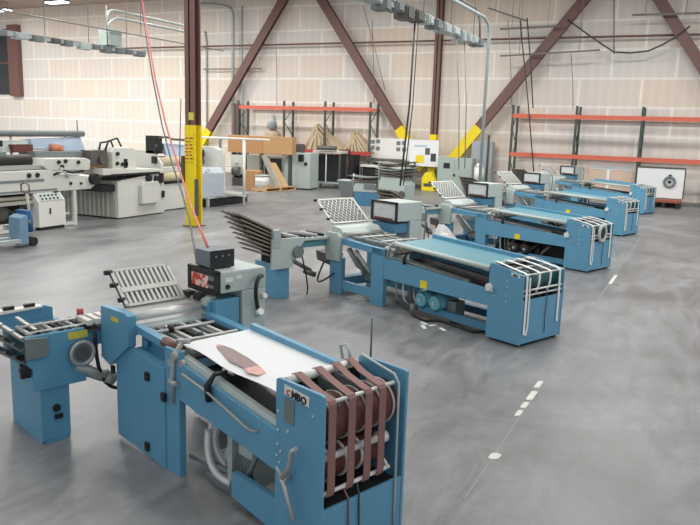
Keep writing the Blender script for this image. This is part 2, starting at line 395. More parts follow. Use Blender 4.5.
    # side panel under the fold head
    for y0, y1, nm in ((-.012, .012, 'side_panel'), (W-.012, W+.012, 'side_panel')):
        p = MB().prism([(-2.68, .03), (-1.86, .0), (-1.86, .86), (-2.02, .86), (-2.40, .89), (-2.68, .89)], y0, y1).build(nm, BLUE, t, bevel=.004)
        if y0 < 0:
            mb = MB()
            for u, z in ((-2.72, .62), (-2.12, .72), (-1.86, .62), (-2.14, .1)): mb.box(u-.025, u+.025, -.035, -.012, z-.035, z+.035)
            mb.build('catch', BLACK, p)
    MB().hexa([(-2.4, -.01, .85), (-1.9, -.01, .83), (-1.9, .09, .83), (-2.4, .09, .85), (-2.4, -.01, .89), (-2.02, -.01, .86), (-1.9, .09, .86), (-2.4, .09, .89)]).build('ledge', BLUE, t, bevel=.003)
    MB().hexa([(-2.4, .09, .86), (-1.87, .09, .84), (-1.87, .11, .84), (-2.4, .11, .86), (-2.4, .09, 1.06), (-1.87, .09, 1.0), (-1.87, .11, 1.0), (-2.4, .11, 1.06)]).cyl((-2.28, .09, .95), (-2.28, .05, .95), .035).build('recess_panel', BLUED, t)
    MB().hexa([(-2.4, .03, 1.02), (-1.76, .03, .98), (-1.76, .1, .98), (-2.4, .1, 1.02), (-2.4, .03, 1.085), (-1.76, .03, 1.04), (-1.76, .1, 1.04), (-2.4, .1, 1.085)]).build('top_rail', BLUE, t, bevel=.004)
    MB().hexa([(-2.4, W-.08, 1.0), (-1.76, W-.08, .98), (-1.76, W, .98), (-2.4, W, 1.0), (-2.4, W-.08, 1.09), (-1.76, W-.08, 1.06), (-1.76, W, 1.06), (-2.4, W, 1.09)]).build('top_rail', BLUE, t, bevel=.004)
    for y0, y1 in ((-.045, .035), (W-.035, W+.045)):
        h = MB().prism([(-2.90, .70), (-2.74, .66), (-2.4, .90), (-2.385, 1.17), (-2.45, 1.19), (-2.88, 1.17)], y0, y1).build('head_plate', BLUE, t, bevel=.006)
        if y0 < 0: MB().box(-2.68, -2.55, -.049, -.045, 1.08, 1.12).build('yellow_label', YLAB, h)
    MB().prism([(-2.82, 1.0), (-2.42, 1.0), (-2.42, 1.08), (-2.55, 1.16), (-2.75, 1.16)], .035, W-.035).build('roller_cover', STEEL, t, bevel=.01)
    MB().cyl((-2.5, .04, 1.12), (-2.5, W-.04, 1.12), .045, seg=20).build('head_roller', CHROME, t)
    MB().cyl((-2.42, .04, 1.03), (-2.42, W-.04, 1.03), .04, seg=18).build('head_roller', GREY, t)
    # buckle plate
    b0 = V((-2.69, .1, 1.17)); b1 = V((-3.0, .1, 1.445)); up = (b1-b0); g = thing_part_plate(t, b0, up, .59, 11, CREAM)
    # roller bed
    mb = MB().hexa([(-2.4, .11, .96), (-1.7, .11, .93), (-1.7, W-.08, .93), (-2.4, W-.08, .96), (-2.4, .11, .985), (-1.7, .11, .955), (-1.7, W-.08, .955), (-2.4, W-.08, .985)]); mb.build('bed_plate', DSTEEL, t)
    for k in range(8):
        v = .14 + .075*k
        MB().hexa([(-2.4, v, 1.0), (-1.68, v, .985), (-1.68, v+.028, .985), (-2.4, v+.028, 1.0), (-2.4, v, 1.04), (-1.68, v, 1.02), (-1.68, v+.028, 1.02), (-2.4, v+.028, 1.04)]).build('guide_bar', (GREY, GREYD, CREAM, DARK)[k % 4], t)
    for u in (-2.2, -1.85): MB().cyl((u, .1, 1.055), (u, W-.1, 1.055-.006), .014).build('cross_rod', CHROME, t)
    MB().cyl((-1.98, .07, 1.03), (-1.74, .07, 1.02), .045).build('gear_motor', MARDRUM, t)
    mb = MB()
    for u, v, z, r in ((-2.2, .25, 1.06, .03), (-1.88, .33, 1.05, .03)): mb.cyl((u, v, z-.03), (u, v, z+.035), r)
    mb.build('adjuster_knob', BLACK, t)
    # clamp cluster beside the table
    mb = MB().tube([(-1.74, .0, .60), (-1.73, -.02, .8), (-1.72, .0, 1.0), (-1.69, .05, 1.1)], .02).cyl((-1.76, -.02, .78), (-1.66, -.02, .78), .022).cyl((-1.7, -.03, 1.0), (-1.7, .08, 1.0), .035).cyl((-1.64, 0, .95), (-1.64, .09, .95), .03)
    mb.box(-1.8, -1.72, -.02, .05, .9, .95).cyl((-1.75, .05, 1.1), (-1.62, .07, 1.12), .02); mb.build('clamp', STEEL, t)
    # inclined table and what is beneath it
    MB().hexa([(-1.72, .22, 1.035), (-.45, .22, .98), (-.45, W-.07, .98), (-1.72, W-.07, 1.035), (-1.72, .22, 1.06), (-.45, .22, 1.005), (-.45, W-.07, 1.005), (-1.72, W-.07, 1.06)]).build('delivery_table', DKGRN, t)
    MB().hexa([(-1.68, .1, .8), (-.46, .1, .66), (-.46, W-.06, .66), (-1.68, W-.06, .8), (-1.68, .1, .86), (-.46, .1, .7), (-.46, W-.06, .7), (-1.68, W-.06, .86)]).build('lower_conveyor', DKGRN, t)
    MB().hexa([(-1.68, .035, .93), (-.46, .035, .775), (-.46, .1, .775), (-1.68, .1, .93), (-1.68, .05, 1.0), (-.46, .05, .83), (-.46, .1, .83), (-1.68, .1, 1.0)]).build('inner_rail', GREY, t, bevel=.004)
    mb = MB().cyl((-1.35, .08, .93), (-1.05, .08, .90), .008)
    MB().tube([(-1.22, -.015, .78), (-1.22, -.03, .9), (-1.2, .02, .98), (-1.15, .1, 1.0)], .02, rad=[.028, .026, .018, .012]).build('clamp_arm', BLACK, t)
    MB().tube([(-1.2, .1, 1.0), (-1.1, .12, 1.0)], .018).build('clamp_tip', CHROME, t)
    MB().tube([(-1.55, -.035, .9), (-1.2, -.04, .855), (-.72, -.04, .74), (-.66, -.03, .735), (-.65, .01, .735)], .009).build('guide_rod', CREAMD, t)
    # printed sheet lying on the table is a thing of its own
    return t
def thing_part_plate(t, b0, up, width, n, m, dark=None, fine=False):
    y = V((0, 1, 0)); L = up.length; d = up.normalized(); nn = d.cross(y).normalized()
    if nn.z < 0: nn = -nn
    def bar(mb, a, b_, w0, w1, th=.012, o=0.):
        P = []
        for q in (o, o+th):
            P += [b0 + d*a + y*w0 + nn*q, b0 + d*b_ + y*w0 + nn*q, b0 + d*b_ + y*w1 + nn*q, b0 + d*a + y*w1 + nn*q]
        return mb.hexa(P)
    mb = MB()
    bar(mb, 0, L, 0, .03); bar(mb, 0, L, width-.03, width); bar(mb, 0, .025, 0, width); bar(mb, L-.025, L, 0, width)
    g = mb.build('buckle_plate', m, t, 'slatted metal fold plate tilted upward')
    if not fine:
        mb = MB(); bar(mb, L*.36, L*.36+.05, .02, width-.02, .008, .012); mb.build('cross_strip', m, g)
        for k in range(n):
            w = .045 + (width-.09-.022)*k/(n-1); mb = MB(); bar(mb, .01, L-.01, w, w+.024); mb.build('slat', m, g)
        mb = MB(); bar(mb, .0, L, .0, width, .003, -.03); mb.build('backing', GREYD, g)
    else:
        mb = MB(); bar(mb, 0, L, 0.01, width-.01, .004, -.012); mb.build('backing', GREYD, g)
        mb = MB()
        k = 0
        for s_ in (-1, 1):
            for i in range(-9, 19):
                w0 = .02 + i*(width-.04)/9
                a0, w_ = 0., w0; a1, w1 = L, w0 + s_*L*.75
                # clip to width
                pts = []
                for q in range(21):
                    f = q/20; w = w0 + (w1-w0)*f
                    if .02 <= w <= width-.02: pts.append(b0 + d*(L*f) + y*w + nn*.006)
                if len(pts) > 1: mb.tube([pts[0], pts[-1]], .006, 5)
        mb.build('mesh_bars', m, g)
    mb = MB()
    for a, w in ((L-.02, -.05), (L*.6, -.05), (L*.2, -.04)): p = b0 + d*a; mb.cyl(p + y*w, p + y*.02, .022, seg=10)
    mb.build('plate_knob', BLACK, g)
    return g
m1 = machine_one()
A1 = Matrix.Translation(M1O) @ Matrix.Rotation(TH1, 4, 'Z')
# printed sheet
mb = MB()
n = 12; vs = []; fs = []
for i in range(n+1):
    u = -1.73 + 1.27*i/n; z = 1.075 - .055*i/n
    for j in range(7):
        v = .09 + (.72-.09)*j/6; cz = z - (.012 + .012*math.sin(i/n*math.pi))*(1 if j == 0 else 0) + .003
        vs.append((u, v + .015*math.sin(i*.8) * (j == 0), cz))
for i in range(n):
    for j in range(6): fs.append((i*7+j, i*7+7+j, i*7+8+j, i*7+1+j))
mb.add(vs, fs, True)
mb.m(1)
def pz(u): return 1.075 - .055*(u+1.73)/1.27 + .006
def patch(poly): mb.add([(u, v, pz(u)) for u, v in poly], [tuple(range(len(poly)))])
patch([(-1.52, .25), (-1.46, .22), (-1.2, .15), (-1.02, .15), (-1.0, .27), (-1.16, .3), (-1.4, .32), (-1.5, .31)])
mb.m(2); patch([(-1.015, .15), (-.94, .12), (-.85, .15), (-.85, .22), (-.93, .25), (-1.0, .27)]); patch([(-1.53, .25), (-1.56, .29), (-1.5, .315), (-1.51, .27)])
ps = thing('printed_sheet', M1O, TH1, 'large white paper sheet with brown and red print lying on the maroon-belted machine', 'paper')
mb.build('sheet', [PAPER, PRINT, PRINTR], ps)

# silver pump below it
def pump_one():
    t = thing('vacuum_pump', (A1 @ V((-1.15, .3, 0)))[:], TH1, 'silver vacuum pump with hoses on the floor beneath the maroon-belted machine', 'pump')
    MB().box(-.36, .36, -.16, .18, .0, .06).build('base_plate', GREYD, t, bevel=.01)
    MB().cyl((-.02, 0, .26), (.24, 0, .26), .13, seg=20).build('motor', GREY, t)
    mb = MB()
    for k in range(9): mb.cyl((.0+.026*k, 0, .26), (.01+.026*k, 0, .26), .14, seg=20)
    mb.build('cooling_fin', GREYD, t)
    MB().cyl((-.05, -.02, .26), (-.16, -.02, .26), .1, seg=18).box(-.3, -.12, -.1, .1, .06, .2).build('pump_head', GALV, t)
    MB().box(.02, .2, -.12, .08, .34, .56).build('terminal_box', GREY, t, bevel=.01)
    for k in range(3):
        MB().tube(bez((-.25+.06*k, -.1, .16), (-.36, -.16, .3), (-.42+.05*k, -.1, .5), (-.3+.08*k, .0, .62)), .026, 10).build('hose', (CHROME, GALV, STEEL)[k], t)
    MB().tube(bez((-.3, -.1, .5), (-.2, -.14, .6), (-.1, -.12, .5), (0, -.05, .62)), .022, 10).build('hose', MAROON, t, 'brown hose')
    MB().tube(bez((-.45, -.05, .62), (-.4, -.12, .5), (-.3, -.12, .55), (-.26, -.1, .6)), .022, 10).build('hose', MARDRUM, t, 'brown hose')
    MB().tube(bez((-.34, -.14, .42), (-.3, -.2, .2), (-.2, -.2, .1), (0, -.16, .1)), .03, 10).build('hose', CHROME, t)
    MB().tube(bez((.1, -.14, .1), (.2, -.2, .2), (.3, -.16, .4), (.3, -.05, .6)), .02, 10).build('hose', GREYD, t)
    MB().box(-.06, .0, -.16, -.1, .06, .5).box(-.1, .04, -.17, -.09, .5, .56).build('gauge_stand', GALV, t)
    mb = MB().cyl((-.24, -.15, .1), (-.08, -.15, .1), .035).cyl((-.3, -.12, .2), (-.3, .1, .2), .03); mb.build('valve', CHROME, t)
    return t
pump_one()

# cross fold unit at the left of it
def cross_one():
    t = thing('cross_fold_unit', (A1 @ V((-2.93, -.6, 0)))[:], TH1, 'blue cross fold unit with handwheel and yellow label at the maroon-belted machine', 'fold unit', 'cross fold units')
    # local: +x same as machine, y=0 at near side
    MB().box(-.69, -.02, .02, .27, .0, .74).box(-.0, .004, .05, .24, .0, .03).build('pedestal', BLUE, t, bevel=.006)
    c = MB().box(-.02, .0, .02, .27, .03, .55).build('access_door', BLUE, t, bevel=.004)
    MB().cyl((0, .15, .31), (.016, .15, .31), .034).build('knob', BLACK, c)
    MB().box(0, .016, .13, .2, .21, .25).build('latch', BLACK, c)
    b = MB().prism([(-.04, .50), (.42, .50), (.42, .985), (-.08, .985), (-.08, .72), (-.04, .70)], -.03, .02, 'x')
    h = b.build('head_plate', BLUE, t, bevel=.005)
    MB().box(.02, .024, .27, .44, .90, .965).build('yellow_label', YLAB, h)
    MB().prism([(-.1, .8), (.09, .8), (.09, .96), (-.1, .98)], .02, .05, 'x').build('corner_guard', GREYD, h)
    MB().box(-.36, -.03, -.06, .42, .78, .93).build('head_body', BLUE, t, bevel=.006)
    MB().prism([(-.1, .94), (.38, .94), (.38, 1.06), (.3, 1.09), (-.1, 1.07)], -.62, -.56, 'x').build('back_board', BLUE, t, bevel=.006)
    MB().box(-.6, -.36, -.06, .42, .7, .95).build('back_body', BLUED, t)
    for v in (-.05, .13): MB().box(-.6, -.56, v, v+.09, 1.085, 1.12).build('socket', BLACK, t)
    MB().prism([(-.1, 1.06), (.28, 1.075), (.28, 1.09), (-.1, 1.085)], -.64, -.54, 'x').build('socket_rail', WHITE, t)
    # arm along y to the machine
    MB().box(-.32, -.02, .42, .68, .80, .93).build('arm', BLUE, t, bevel=.004)
    MB().box(-.34, -.01, -.05, .68, .93, .955).build('arm_deck', DSTEEL, t)
    for k in range(11):
        v = -.03 + .066*k
        MB().cyl((-.33, v, .985), (-.01, v, .985), .02, seg=10).build('roller', (STEEL, BLACK, DSTEEL)[k % 3], t)
    MB().cyl((-.04, -.06, 1.0), (-.04, .7, 1.0), .011).cyl((-.2, -.06, 1.02), (-.2, .7, 1.02), .01).build('guide_rod', CHROME, t)
    MB().hexa([(-.45, .0, 1.03), (-.1, .03, .99), (-.1, .06, .99), (-.45, .03, 1.03), (-.45, .0, 1.05), (-.1, .03, 1.01), (-.1, .06, 1.01), (-.45, .03, 1.05)]).build('guide_bar', STEEL, t)
    mb = MB()
    for v in (.45, .53, .61): mb.box(-.22, .01, v, v+.05, .995, 1.04)
    mb.build('clamp_block', WHITE, t)
    MB().cyl((-.25, .5, 1.0), (-.25, .5, 1.09), .03).cyl((-.12, .66, 1.0), (-.12, .66, 1.08), .025).build('adjuster_knob', REDB, t, 'red adjuster knob')
    w = MB().cyl((.02, .37, .775), (.07, .37, .775), .105, seg=28).build('handwheel', GREYD, t)
    MB().tube([(.07, .37+.1*math.cos(q), .775+.1*math.sin(q)) for q in [i*math.pi/14 for i in range(28)]], .018, 8, True).build('rim', STEEL, w)
    MB().cyl((.07, .37, .775), (.085, .37, .775), .06, seg=20).build('hub', DSTEEL, w)
    MB().cyl((.0, .33, .66), (.0, .66, .47), .045).cyl((.0, .6, .5), (0, .68, .455), .06).cyl((-.1, .3, .62), (-.1, .62, .44), .03).build('drive_shaft', STEEL, t)
    MB().tube(bez((.04, .5, .93), (.05, .5, .7), (.02, .52, .4), (-.02, .75, .34)), .018).build('cable', BLACK, t)
    MB().cyl((-.1, .64, .93), (.03, .72, .93), .05).build('end_roller', STEEL, t)
    # slatted plate reaching out towards the viewer's left
    b = MB().box(-.06, -.02, -.12, -.04, .62, .82).cyl((-.03, -.1, .7), (.03, -.1, .7), .04).build('plate_bracket', BLACK, t)
    def plate(z0, y1, z1, m):
        mb = MB()
        y0 = -.08
        for x in (-.5, -.26, -.03): mb.hexa([(x-.02, y0, z0), (x+.02, y0, z0), (x+.02, y1, z1), (x-.02, y1, z1), (x-.02, y0, z0+.02), (x+.02, y0, z0+.02), (x+.02, y1, z1+.02), (x-.02, y1, z1+.02)])
        mb.hexa([(-.5, y0, z0-.004), (-.03, y0, z0-.004), (-.03, y1, z1-.004), (-.5, y1, z1-.004), (-.5, y0, z0+.004), (-.03, y0, z0+.004), (-.03, y1, z1+.004), (-.5, y1, z1+.004)])
        for k in range(7):
            f = (k+.3)/7; y = y0+(y1-y0)*f; z = z0+(z1-z0)*f; mb.box(-.52, -.01, y-.018, y+.018, z+.02, z+.032)
        mb.build('fold_plate', m, t)
    plate(.93, -.62, 1.42, STEEL); plate(.83, -.62, 1.28, GREYD); plate(.73, -.6, 1.12, GREYD)
    return t
cross_one()

# ------------------------------------------------------------------ control consoles
def console(name, loc, rz, label, w, d, zt, zb, pillar, first, group='grey control consoles'):
    # front (display) faces local -y, right side +x ; origin at front right foot of the head
    t = thing(name, loc, rz, label, 'control console', group)
    MB().prism([(0, zb), (d, zb), (d, zt-.02), (d-.02, zt), (.02, zt), (0, zt-.02)], -w, 0, 'x').build('head', GREY, t, bevel=.012)
    MB().box(-w+.04, 0, pillar, d, .04, zb).build('pillar', GREY, t, bevel=.01)
    MB().box(-w, .02, pillar-.05, d+.03, 0, .05).build('foot', BLUED, t)
    f = MB()
    f.box(-w-.03, .012, -.03, 0, zb-.02, zb+.02).box(-w-.03, .012, -.03, 0, zt-.03, zt+.01).box(-w-.03, -w+.02, -.03, 0, zb, zt).box(-.035, .012, -.03, 0, zb, zt)
    fr = f.build('display_frame', BLACK, t)
    if first:
        MB().box(-w+.02, -.035, -.02, 0, zb+.02, zt-.03).build('display', BLACK, fr)
        MB().box(-w+.03, -.15, -.026, -.02, zb+.03, zt-.05).build('readout', READ, fr, 'red printed display panel')
        MB().box(-.15, -.06, -.026, -.02, zt-.09, zt-.05).box(-.15, -.06, -.026, -.02, zb+.04, zb+.07).build('switch_row', GREYD, fr)
        MB().cyl((0, .08, zb+.06), (.02, .08, zb+.06), .022).build('button', BLACK, t)
        MB().box(0, .004, .06, .14, zb+.1, zb+.14).box(0, .004, .18, .24, zb+.12, zb+.15).build('label_plate', WHITE, t)
        MB().box(-w-.02, -.02, -.03, pillar-.02, zb-.3, zb-.06).build('lower_box', BLUE, t, bevel=.006)
        MB().hexa([(-w-.04, -.08, zb-.12), (-.1, -.08, zb-.12), (-.1, .02, zb-.1), (-w-.04, .02, zb-.1), (-w-.04, -.08, zb-.07), (-.1, -.08, zb-.07), (-.1, .02, zb-.03), (-w-.04, .02, zb-.03)]).build('switch_shelf', GREY, t)
        for x in (-w-.01, -w+.16): MB().box(x, x+.11, -.095, -.03, zb-.085, zb-.03).build('rocker_switch', BLACK, t)
        MB().tube(bez((.02, d-.06, zt-.08), (.1, d-.2, zt-.05), (.08, d-.2, zb-.05), (.02, d-.1, zb-.2)), .02).build('cable', BLACK, t)
        MB().cyl((.0, d-.1, zb-.24), (.06, d-.1, zb-.21), .035).cyl((.0, d-.04, zb-.08), (.05, d-.04, zb-.07), .025).build('plug', WHITE, t)
    else:
        MB().box(-w+.02, -.035, -.012, 0, zb+.02, zt-.03).build('display', DISP, fr)
        MB().box(-w+.05, -.1, -.016, -.012, zb+.02, zb+.05).build('switch_row', MARDRUM, fr)
        MB().box(-w, -.04, -.01, pillar, zb-.2, zb-.04).build('lower_box', BLUED, t)
        MB().tube(bez((.02, d-.02, zt-.05), (.08, d+.05, zt-.1), (.06, d+.06, zb), (.02, d, .5)), .014).build('cable', GREYD, t)
    return t
P = A1 @ V((-2.30, .81, 0))
console('control_console', P[:], TH1, 'grey control console with red display beside the maroon-belted machine', .46, .52, 1.46, 1.26, .25, True)
pw = thing('power_supply_box', (A1 @ V((-2.45, .81, 1.46)))[:], TH1, 'dark grey electronics box with black front standing on the red-display console', 'electronics box')
MB().box(-.25, .0, .0, .25, .015, .17).build('case', BOXG, pw, bevel=.006)
MB().box(.0, .012, -.005, .255, .01, .175).build('front_face', BLACK, pw)
mb = MB()
for y in (.05, .12, .19): mb.cyl((.012, y, .12), (.022, y, .12), .01, seg=10)
mb.build('knob', GREYD, pw)
mb = MB()
for x in (-.23, -.05):
    for y in (.02, .19): mb.box(x, x+.04, y, y+.04, 0, .015)
mb.build('foot', RUBBER, pw)

# ------------------------------------------------------------------ larger folding machines
def machine_two(loc, th, label):
    t = thing('folding_machine', loc, th, label, 'folding machine', 'blue folding machines in the row')
    W = .94
    pl = [(-.56, .03), (0, .03), (0, .965), (-.48, 1.055), (-.56, 1.055)]
    a = MB().prism(pl, 0, .025).build('side_plate', BLUE, t, bevel=.005)
    MB().prism(pl, W-.025, W).build('side_plate', BLUE, t, bevel=.005)
    MB().hexa([(-.2, -.004, .945), (-.06, -.004, .925), (-.06, 0, .925), (-.2, 0, .945), (-.2, -.004, .985), (-.06, -.004, .962), (-.06, 0, .962), (-.2, 0, .985)]).build('name_sign', WHITE, a)
    MB().text('MBO', (-.17, -.006, .945), (1, 0, -.15), (.15, 0, 1), .036).build('sign_lettering', BLACK, a)
    bolts(a, [(-.25, .86), (-.25, .78), (-.25, .66), (-.25, .58), (-.45, .62)], 0, .012)
    MB().box(-.03, -.005, .025, W-.025, .04, .63).build('front_panel', BLUE, t, bevel=.004)
    MB().box(-.55, -.54, .025, W-.025, .05, 1.0).box(-.54, -.03, .03, W-.03, .6, .615).build('inner_shade_panel', DARK, t)  # dark sheet painting the shade within the delivery end
    MB().box(-.52, -.03, .05, .12, 0, .04).box(-.52, -.03, W-.12, W-.05, 0, .04).build('foot', RUBBER, t)
    dr = MB().cyl((-.22, .03, .84), (-.22, W-.03, .84), .14, seg=26).build('belt_drum', TEALD, t)
    MB().cyl((-.02, .02, .755), (-.02, W-.03, .755), .012).build('lower_rod', WHITE, t)
    MB().cyl((-.02, .02, .69), (-.02, W-.03, .69), .012).build('lower_rod', CREAM, t)
    mb = MB()
    for v in (.1, .24, .4, .56, .72): mb.cyl((-.07, v, .655), (-.07, v+.06, .655), .03)
    mb.build('idler_wheel', BLACK, t)
    MB().cyl((-.02, .02, .965), (-.02, W-.02, .965), .012).build('top_rod', CHROME, t)
    MB().cyl((-.5, .02, 1.04), (-.5, W-.02, 1.04), .022).build('rear_roller', STEEL, t)
    MB().cyl((-.26, .02, 1.0), (-.26, W-.02, 1.0), .016).build('middle_rod', STEEL, t)
    mb = MB()
    for v in (.18, .36, .54, .72): mb.box(-.48, -.06, v, v+.015, .94, .995)
    mb.build('belt_guide', GREYD, t)
    for k, v in enumerate((.06, .33, .58, .80)):
        w = (0, .045, 0)
        pts = [(-.52, v-.12+.02, 1.07), (-.48, v-.1, 1.075), (-.25, v-.03, 1.03), (-.05, v, .985), (-.008, v, .97), (-.005, v, .9)]
        if k in (0, 3): pts += [(0.0, v, .6), (.006, v-.01, .25 if k == 0 else .3), (.01, v-.01, .17 if k == 0 else .25)]
        else: pts += [(-.02, v+.01, .8), (-.06, v+.02, .7)]
        pts = [(p[0], max(p[1], .03), p[2]) for p in pts]
        MB().strip(pts, w, .006).build('delivery_belt', BELTW, t)
        if k == 0:
            MB().strip([(-.004, .13, .93), (.004, .13, .6), (.012, .12, .25), (.014, .09, .16), (.012, .07, .18)], (0, .03, 0), .005).build('loose_belt', BELTW, t)
    MB().tube([(-.01, .55, .72), (.006, .55, .6), (.006, .53, .35), (.006, .545, .12)], .005).build('hanging_cord', HOSEB, t)
    # legs, rails, beams
    for y0, y1 in ((.0, .09), (W-.09, W)):
        MB().box(-2.92, -2.63, y0, y1, .03, .93).box(-2.93, -2.62, y0-.0, y1, 0, .05).build('leg', BLUE, t, bevel=.006)
        MB().box(-3.97, -3.66, y0, y1, .0, .62).build('leg', BLUE, t, bevel=.006)
        MB().box(-3.66, -2.92, y0+.02, y1-.01, .09, .24).build('base_beam', BLUE, t, bevel=.004)
        MB().hexa([(-3.66, y0, .86), (-2.62, y0, .81), (-2.62, y1, .81), (-3.66, y1, .86), (-3.66, y0, .965), (-2.62, y0, .92), (-2.62, y1, .92), (-3.66, y1, .965)]).build('top_rail', BLUE, t, bevel=.005)
        MB().prism([(-2.63, .46), (-.555, .46), (-.555, .69), (-2.63, .81)], y0+.005, y0+.04 if y0 == 0 else y1-.005).build('side_rail', BLUE, t, bevel=.005)
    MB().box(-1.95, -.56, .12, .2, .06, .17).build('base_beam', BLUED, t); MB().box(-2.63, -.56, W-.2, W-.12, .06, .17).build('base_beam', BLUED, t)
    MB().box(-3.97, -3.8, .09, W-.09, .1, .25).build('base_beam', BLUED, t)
    MB().box(-1.83, -1.69, -.0, .006, .47, .585).build('yellow_label', YEL, t)
    # grey head plates
    for y0, y1 in ((-.05, .03), (W-.03, W+.05)):
        MB().prism([(-4.06, .98), (-4.06, .72), (-4.0, .56), (-3.68, .57), (-3.66, .98), (-3.72, 1.04), (-4.0, 1.04)], y0, y1).build('head_plate', GREY, t, bevel=.01)
    MB().prism([(-4.02, .98), (-3.66, .98), (-3.66, 1.04), (-3.75, 1.12), (-3.95, 1.14)], .03, W-.03).build('roller_cover', GREY, t, bevel=.01)
    MB().cyl((-3.64, .04, 1.02), (-3.64, W-.04, 1.02), .045, seg=18).build('head_roller', STEEL, t)
    thing_part_plate(t, V((-4.0, .06, 1.16)), V((-.47, 0, .37)), W-.1, 11, WHITE, fine=True)
    mb = MB().tube([(-3.55, .06, .8), (-3.35, .1, .55), (-3.2, .3, .38), (-2.95, .4, .36)], .045).box(-3.3, -2.98, .2, .6, .3, .42).cyl((-3.5, .2, .75), (-3.2, .1, .4), .03); mb.build('catch_tray', GREYD, t)
    MB().cyl((-3.45, .12, .78), (-3.15, .2, .45), .03).build('lower_roller', CREAM, t)
    MB().hexa([(-3.64, .09, .9), (-2.4, .09, .86), (-2.4, W-.09, .86), (-3.64, W-.09, .9), (-3.64, .09, .93), (-2.4, .09, .89), (-2.4, W-.09, .89), (-3.64, W-.09, .93)]).build('bed_plate', DSTEEL, t)
    for k in range(9):
        v = .12 + .085*k
        MB().hexa([(-3.62, v, .965), (-2.45, v, .94), (-2.45, v+.03, .94), (-3.62, v+.03, .965), (-3.62, v, 1.0), (-2.45, v, .985), (-2.45, v+.03, .985), (-3.62, v+.03, 1.0)]).build('guide_bar', (GREYD, GREY, DSTEEL, CREAM)[k % 4], t)
    for u in (-3.3, -2.8): MB().cyl((u, .05, 1.02), (u, W-.05, 1.01), .015).build('cross_rod', CHROME, t)
    mb = MB().cyl((-2.5, .0, .86), (-2.5, .1, .86), .05).cyl((-2.62, .03, .95), (-2.4, .03, .93), .03).tube([(-2.55, -.02, .8), (-2.5, .0, 1.0), (-2.42, .08, 1.08)], .02); mb.build('clamp', STEEL, t)
    # table
    MB().hexa([(-2.4, .03, 1.02), (-.56, .03, .95), (-.56, W-.04, .95), (-2.4, W-.04, 1.02), (-2.4, .03, 1.07), (-.56, .03, .995), (-.56, W-.04, .995), (-2.4, W-.04, 1.07)]).build('delivery_table', TEAL, t, bevel=.004)
    MB().tube([(-2.38, .02, 1.045), (-.57, .02, .97)], .036, 12).build('table_lip', GREY, t)
    MB().hexa([(-2.45, W-.05, .98), (-.56, W-.05, .93), (-.56, W, .93), (-2.45, W, .98), (-2.45, W-.05, 1.13), (-.56, W-.05, 1.05), (-.56, W, 1.05), (-2.45, W, 1.13)]).build('far_rail', BLUE, t, bevel=.004)
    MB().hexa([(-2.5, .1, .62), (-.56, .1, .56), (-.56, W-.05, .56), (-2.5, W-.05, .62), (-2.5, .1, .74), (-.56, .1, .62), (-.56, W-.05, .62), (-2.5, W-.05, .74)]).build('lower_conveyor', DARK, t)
    MB().hexa([(-2.45, .045, .80), (-.95, .045, .70), (-.95, .1, .70), (-2.45, .1, .80), (-2.45, .05, .86), (-.95, .05, .735), (-.95, .1, .735), (-2.45, .1, .86)]).tube([(-2.45, .01, .83), (-1.05, .01, .73)], .014).build('inner_rail', GREYD, t)
    MB().tube([(-2.16, -.02, .77), (-2.16, -.03, .86), (-2.14, .01, .95)], .02, rad=[.026, .024, .014]).build('clamp_arm', BLACK, t)
    MB().cyl((-.53, -.05, .73), (-.53, .0, .73), .05).box(-.58, -.48, -.03, 0, .67, .75).build('end_knob', WHITE, t)
    MB().prism([(-4.32, .50), (-3.98, .46), (-3.98, .64), (-4.36, .66)], .0, .3).build('waste_tray', DSTEEL, t)
    MB().tube(bez((-4.1, -.02, .5), (-4.2, -.15, .1), (-4.0, -.3, .1), (-3.8, -.03, .35)), .016).build('cable', BLACK, t)
    for k, u in enumerate((-2.45, -2.3, -2.18)):
        MB().tube([(u, .12+.05*k, .6), (u+.02, .1, .4), (u-.02+.02*k, .15, .18), (u+.05, .25, .05)], .014).build('hose', (CREAMD, WHITE, GREYD)[k], t)
    return t
TH2 = -.41
SPOTS = [((-1.912, 9.181, 0), TH2), ((-1.893, 15.198, 0), -.385), ((-1.824, 21.527, 0), -.36), ((-1.766, 28.3, 0), -.347)]
m2 = machine_two(*SPOTS[0], 'blue folding machine with teal table and bright yellow label, directly behind the maroon-belted one')
LM = ['blue folding machine with teal table and a coiled white belt hung in its end', 'blue folding machine standing fourth in the row counting from the maroon-belted one', 'farthest blue folding machine, nearest the white board with round gauge']
for (l, r), lab in zip(SPOTS[1:], LM): dup(m2, l, r, lab)
def frame(i): l, r = SPOTS[i]; return Matrix.Translation(l) @ Matrix.Rotation(r, 4, 'Z')
A2 = frame(0)
# consoles of the larger machines
CL = ['grey control console with black-framed display beside the second machine from the front',
      'grey control console with black-framed display beside the third machine from the front',
      'grey control console with black-framed display beside the fourth machine from the front',
      'grey control console with black-framed display beside the farthest machine']
k2 = None
for i in range(4):
    l = (frame(i) @ V((-3.42, 1.03, 0)))[:]
    if k2 is None: k2 = console('control_console', l, SPOTS[i][1], CL[i], .62, .62, 1.53, 1.2, .32, False)
    else: dup(k2, l, SPOTS[i][1], CL[i])
# coil of belt in the end of the third
t = thing('belt_coil', (frame(1) @ V((.04, .4, .6)))[:], SPOTS[1][1], 'coil of white belt hanging in the end opening of the third folding machine', 'belt')
MB().tube([(0, .13*math.cos(q), .2+.16*math.sin(q)) for q in [i*math.pi/14 for i in range(28)]], .035, 8, True).build('coil', GREY, t)
MB().cyl((-.03, 0, .2), (.012, 0, .2), .1, seg=20).build('core', BLACK, t)
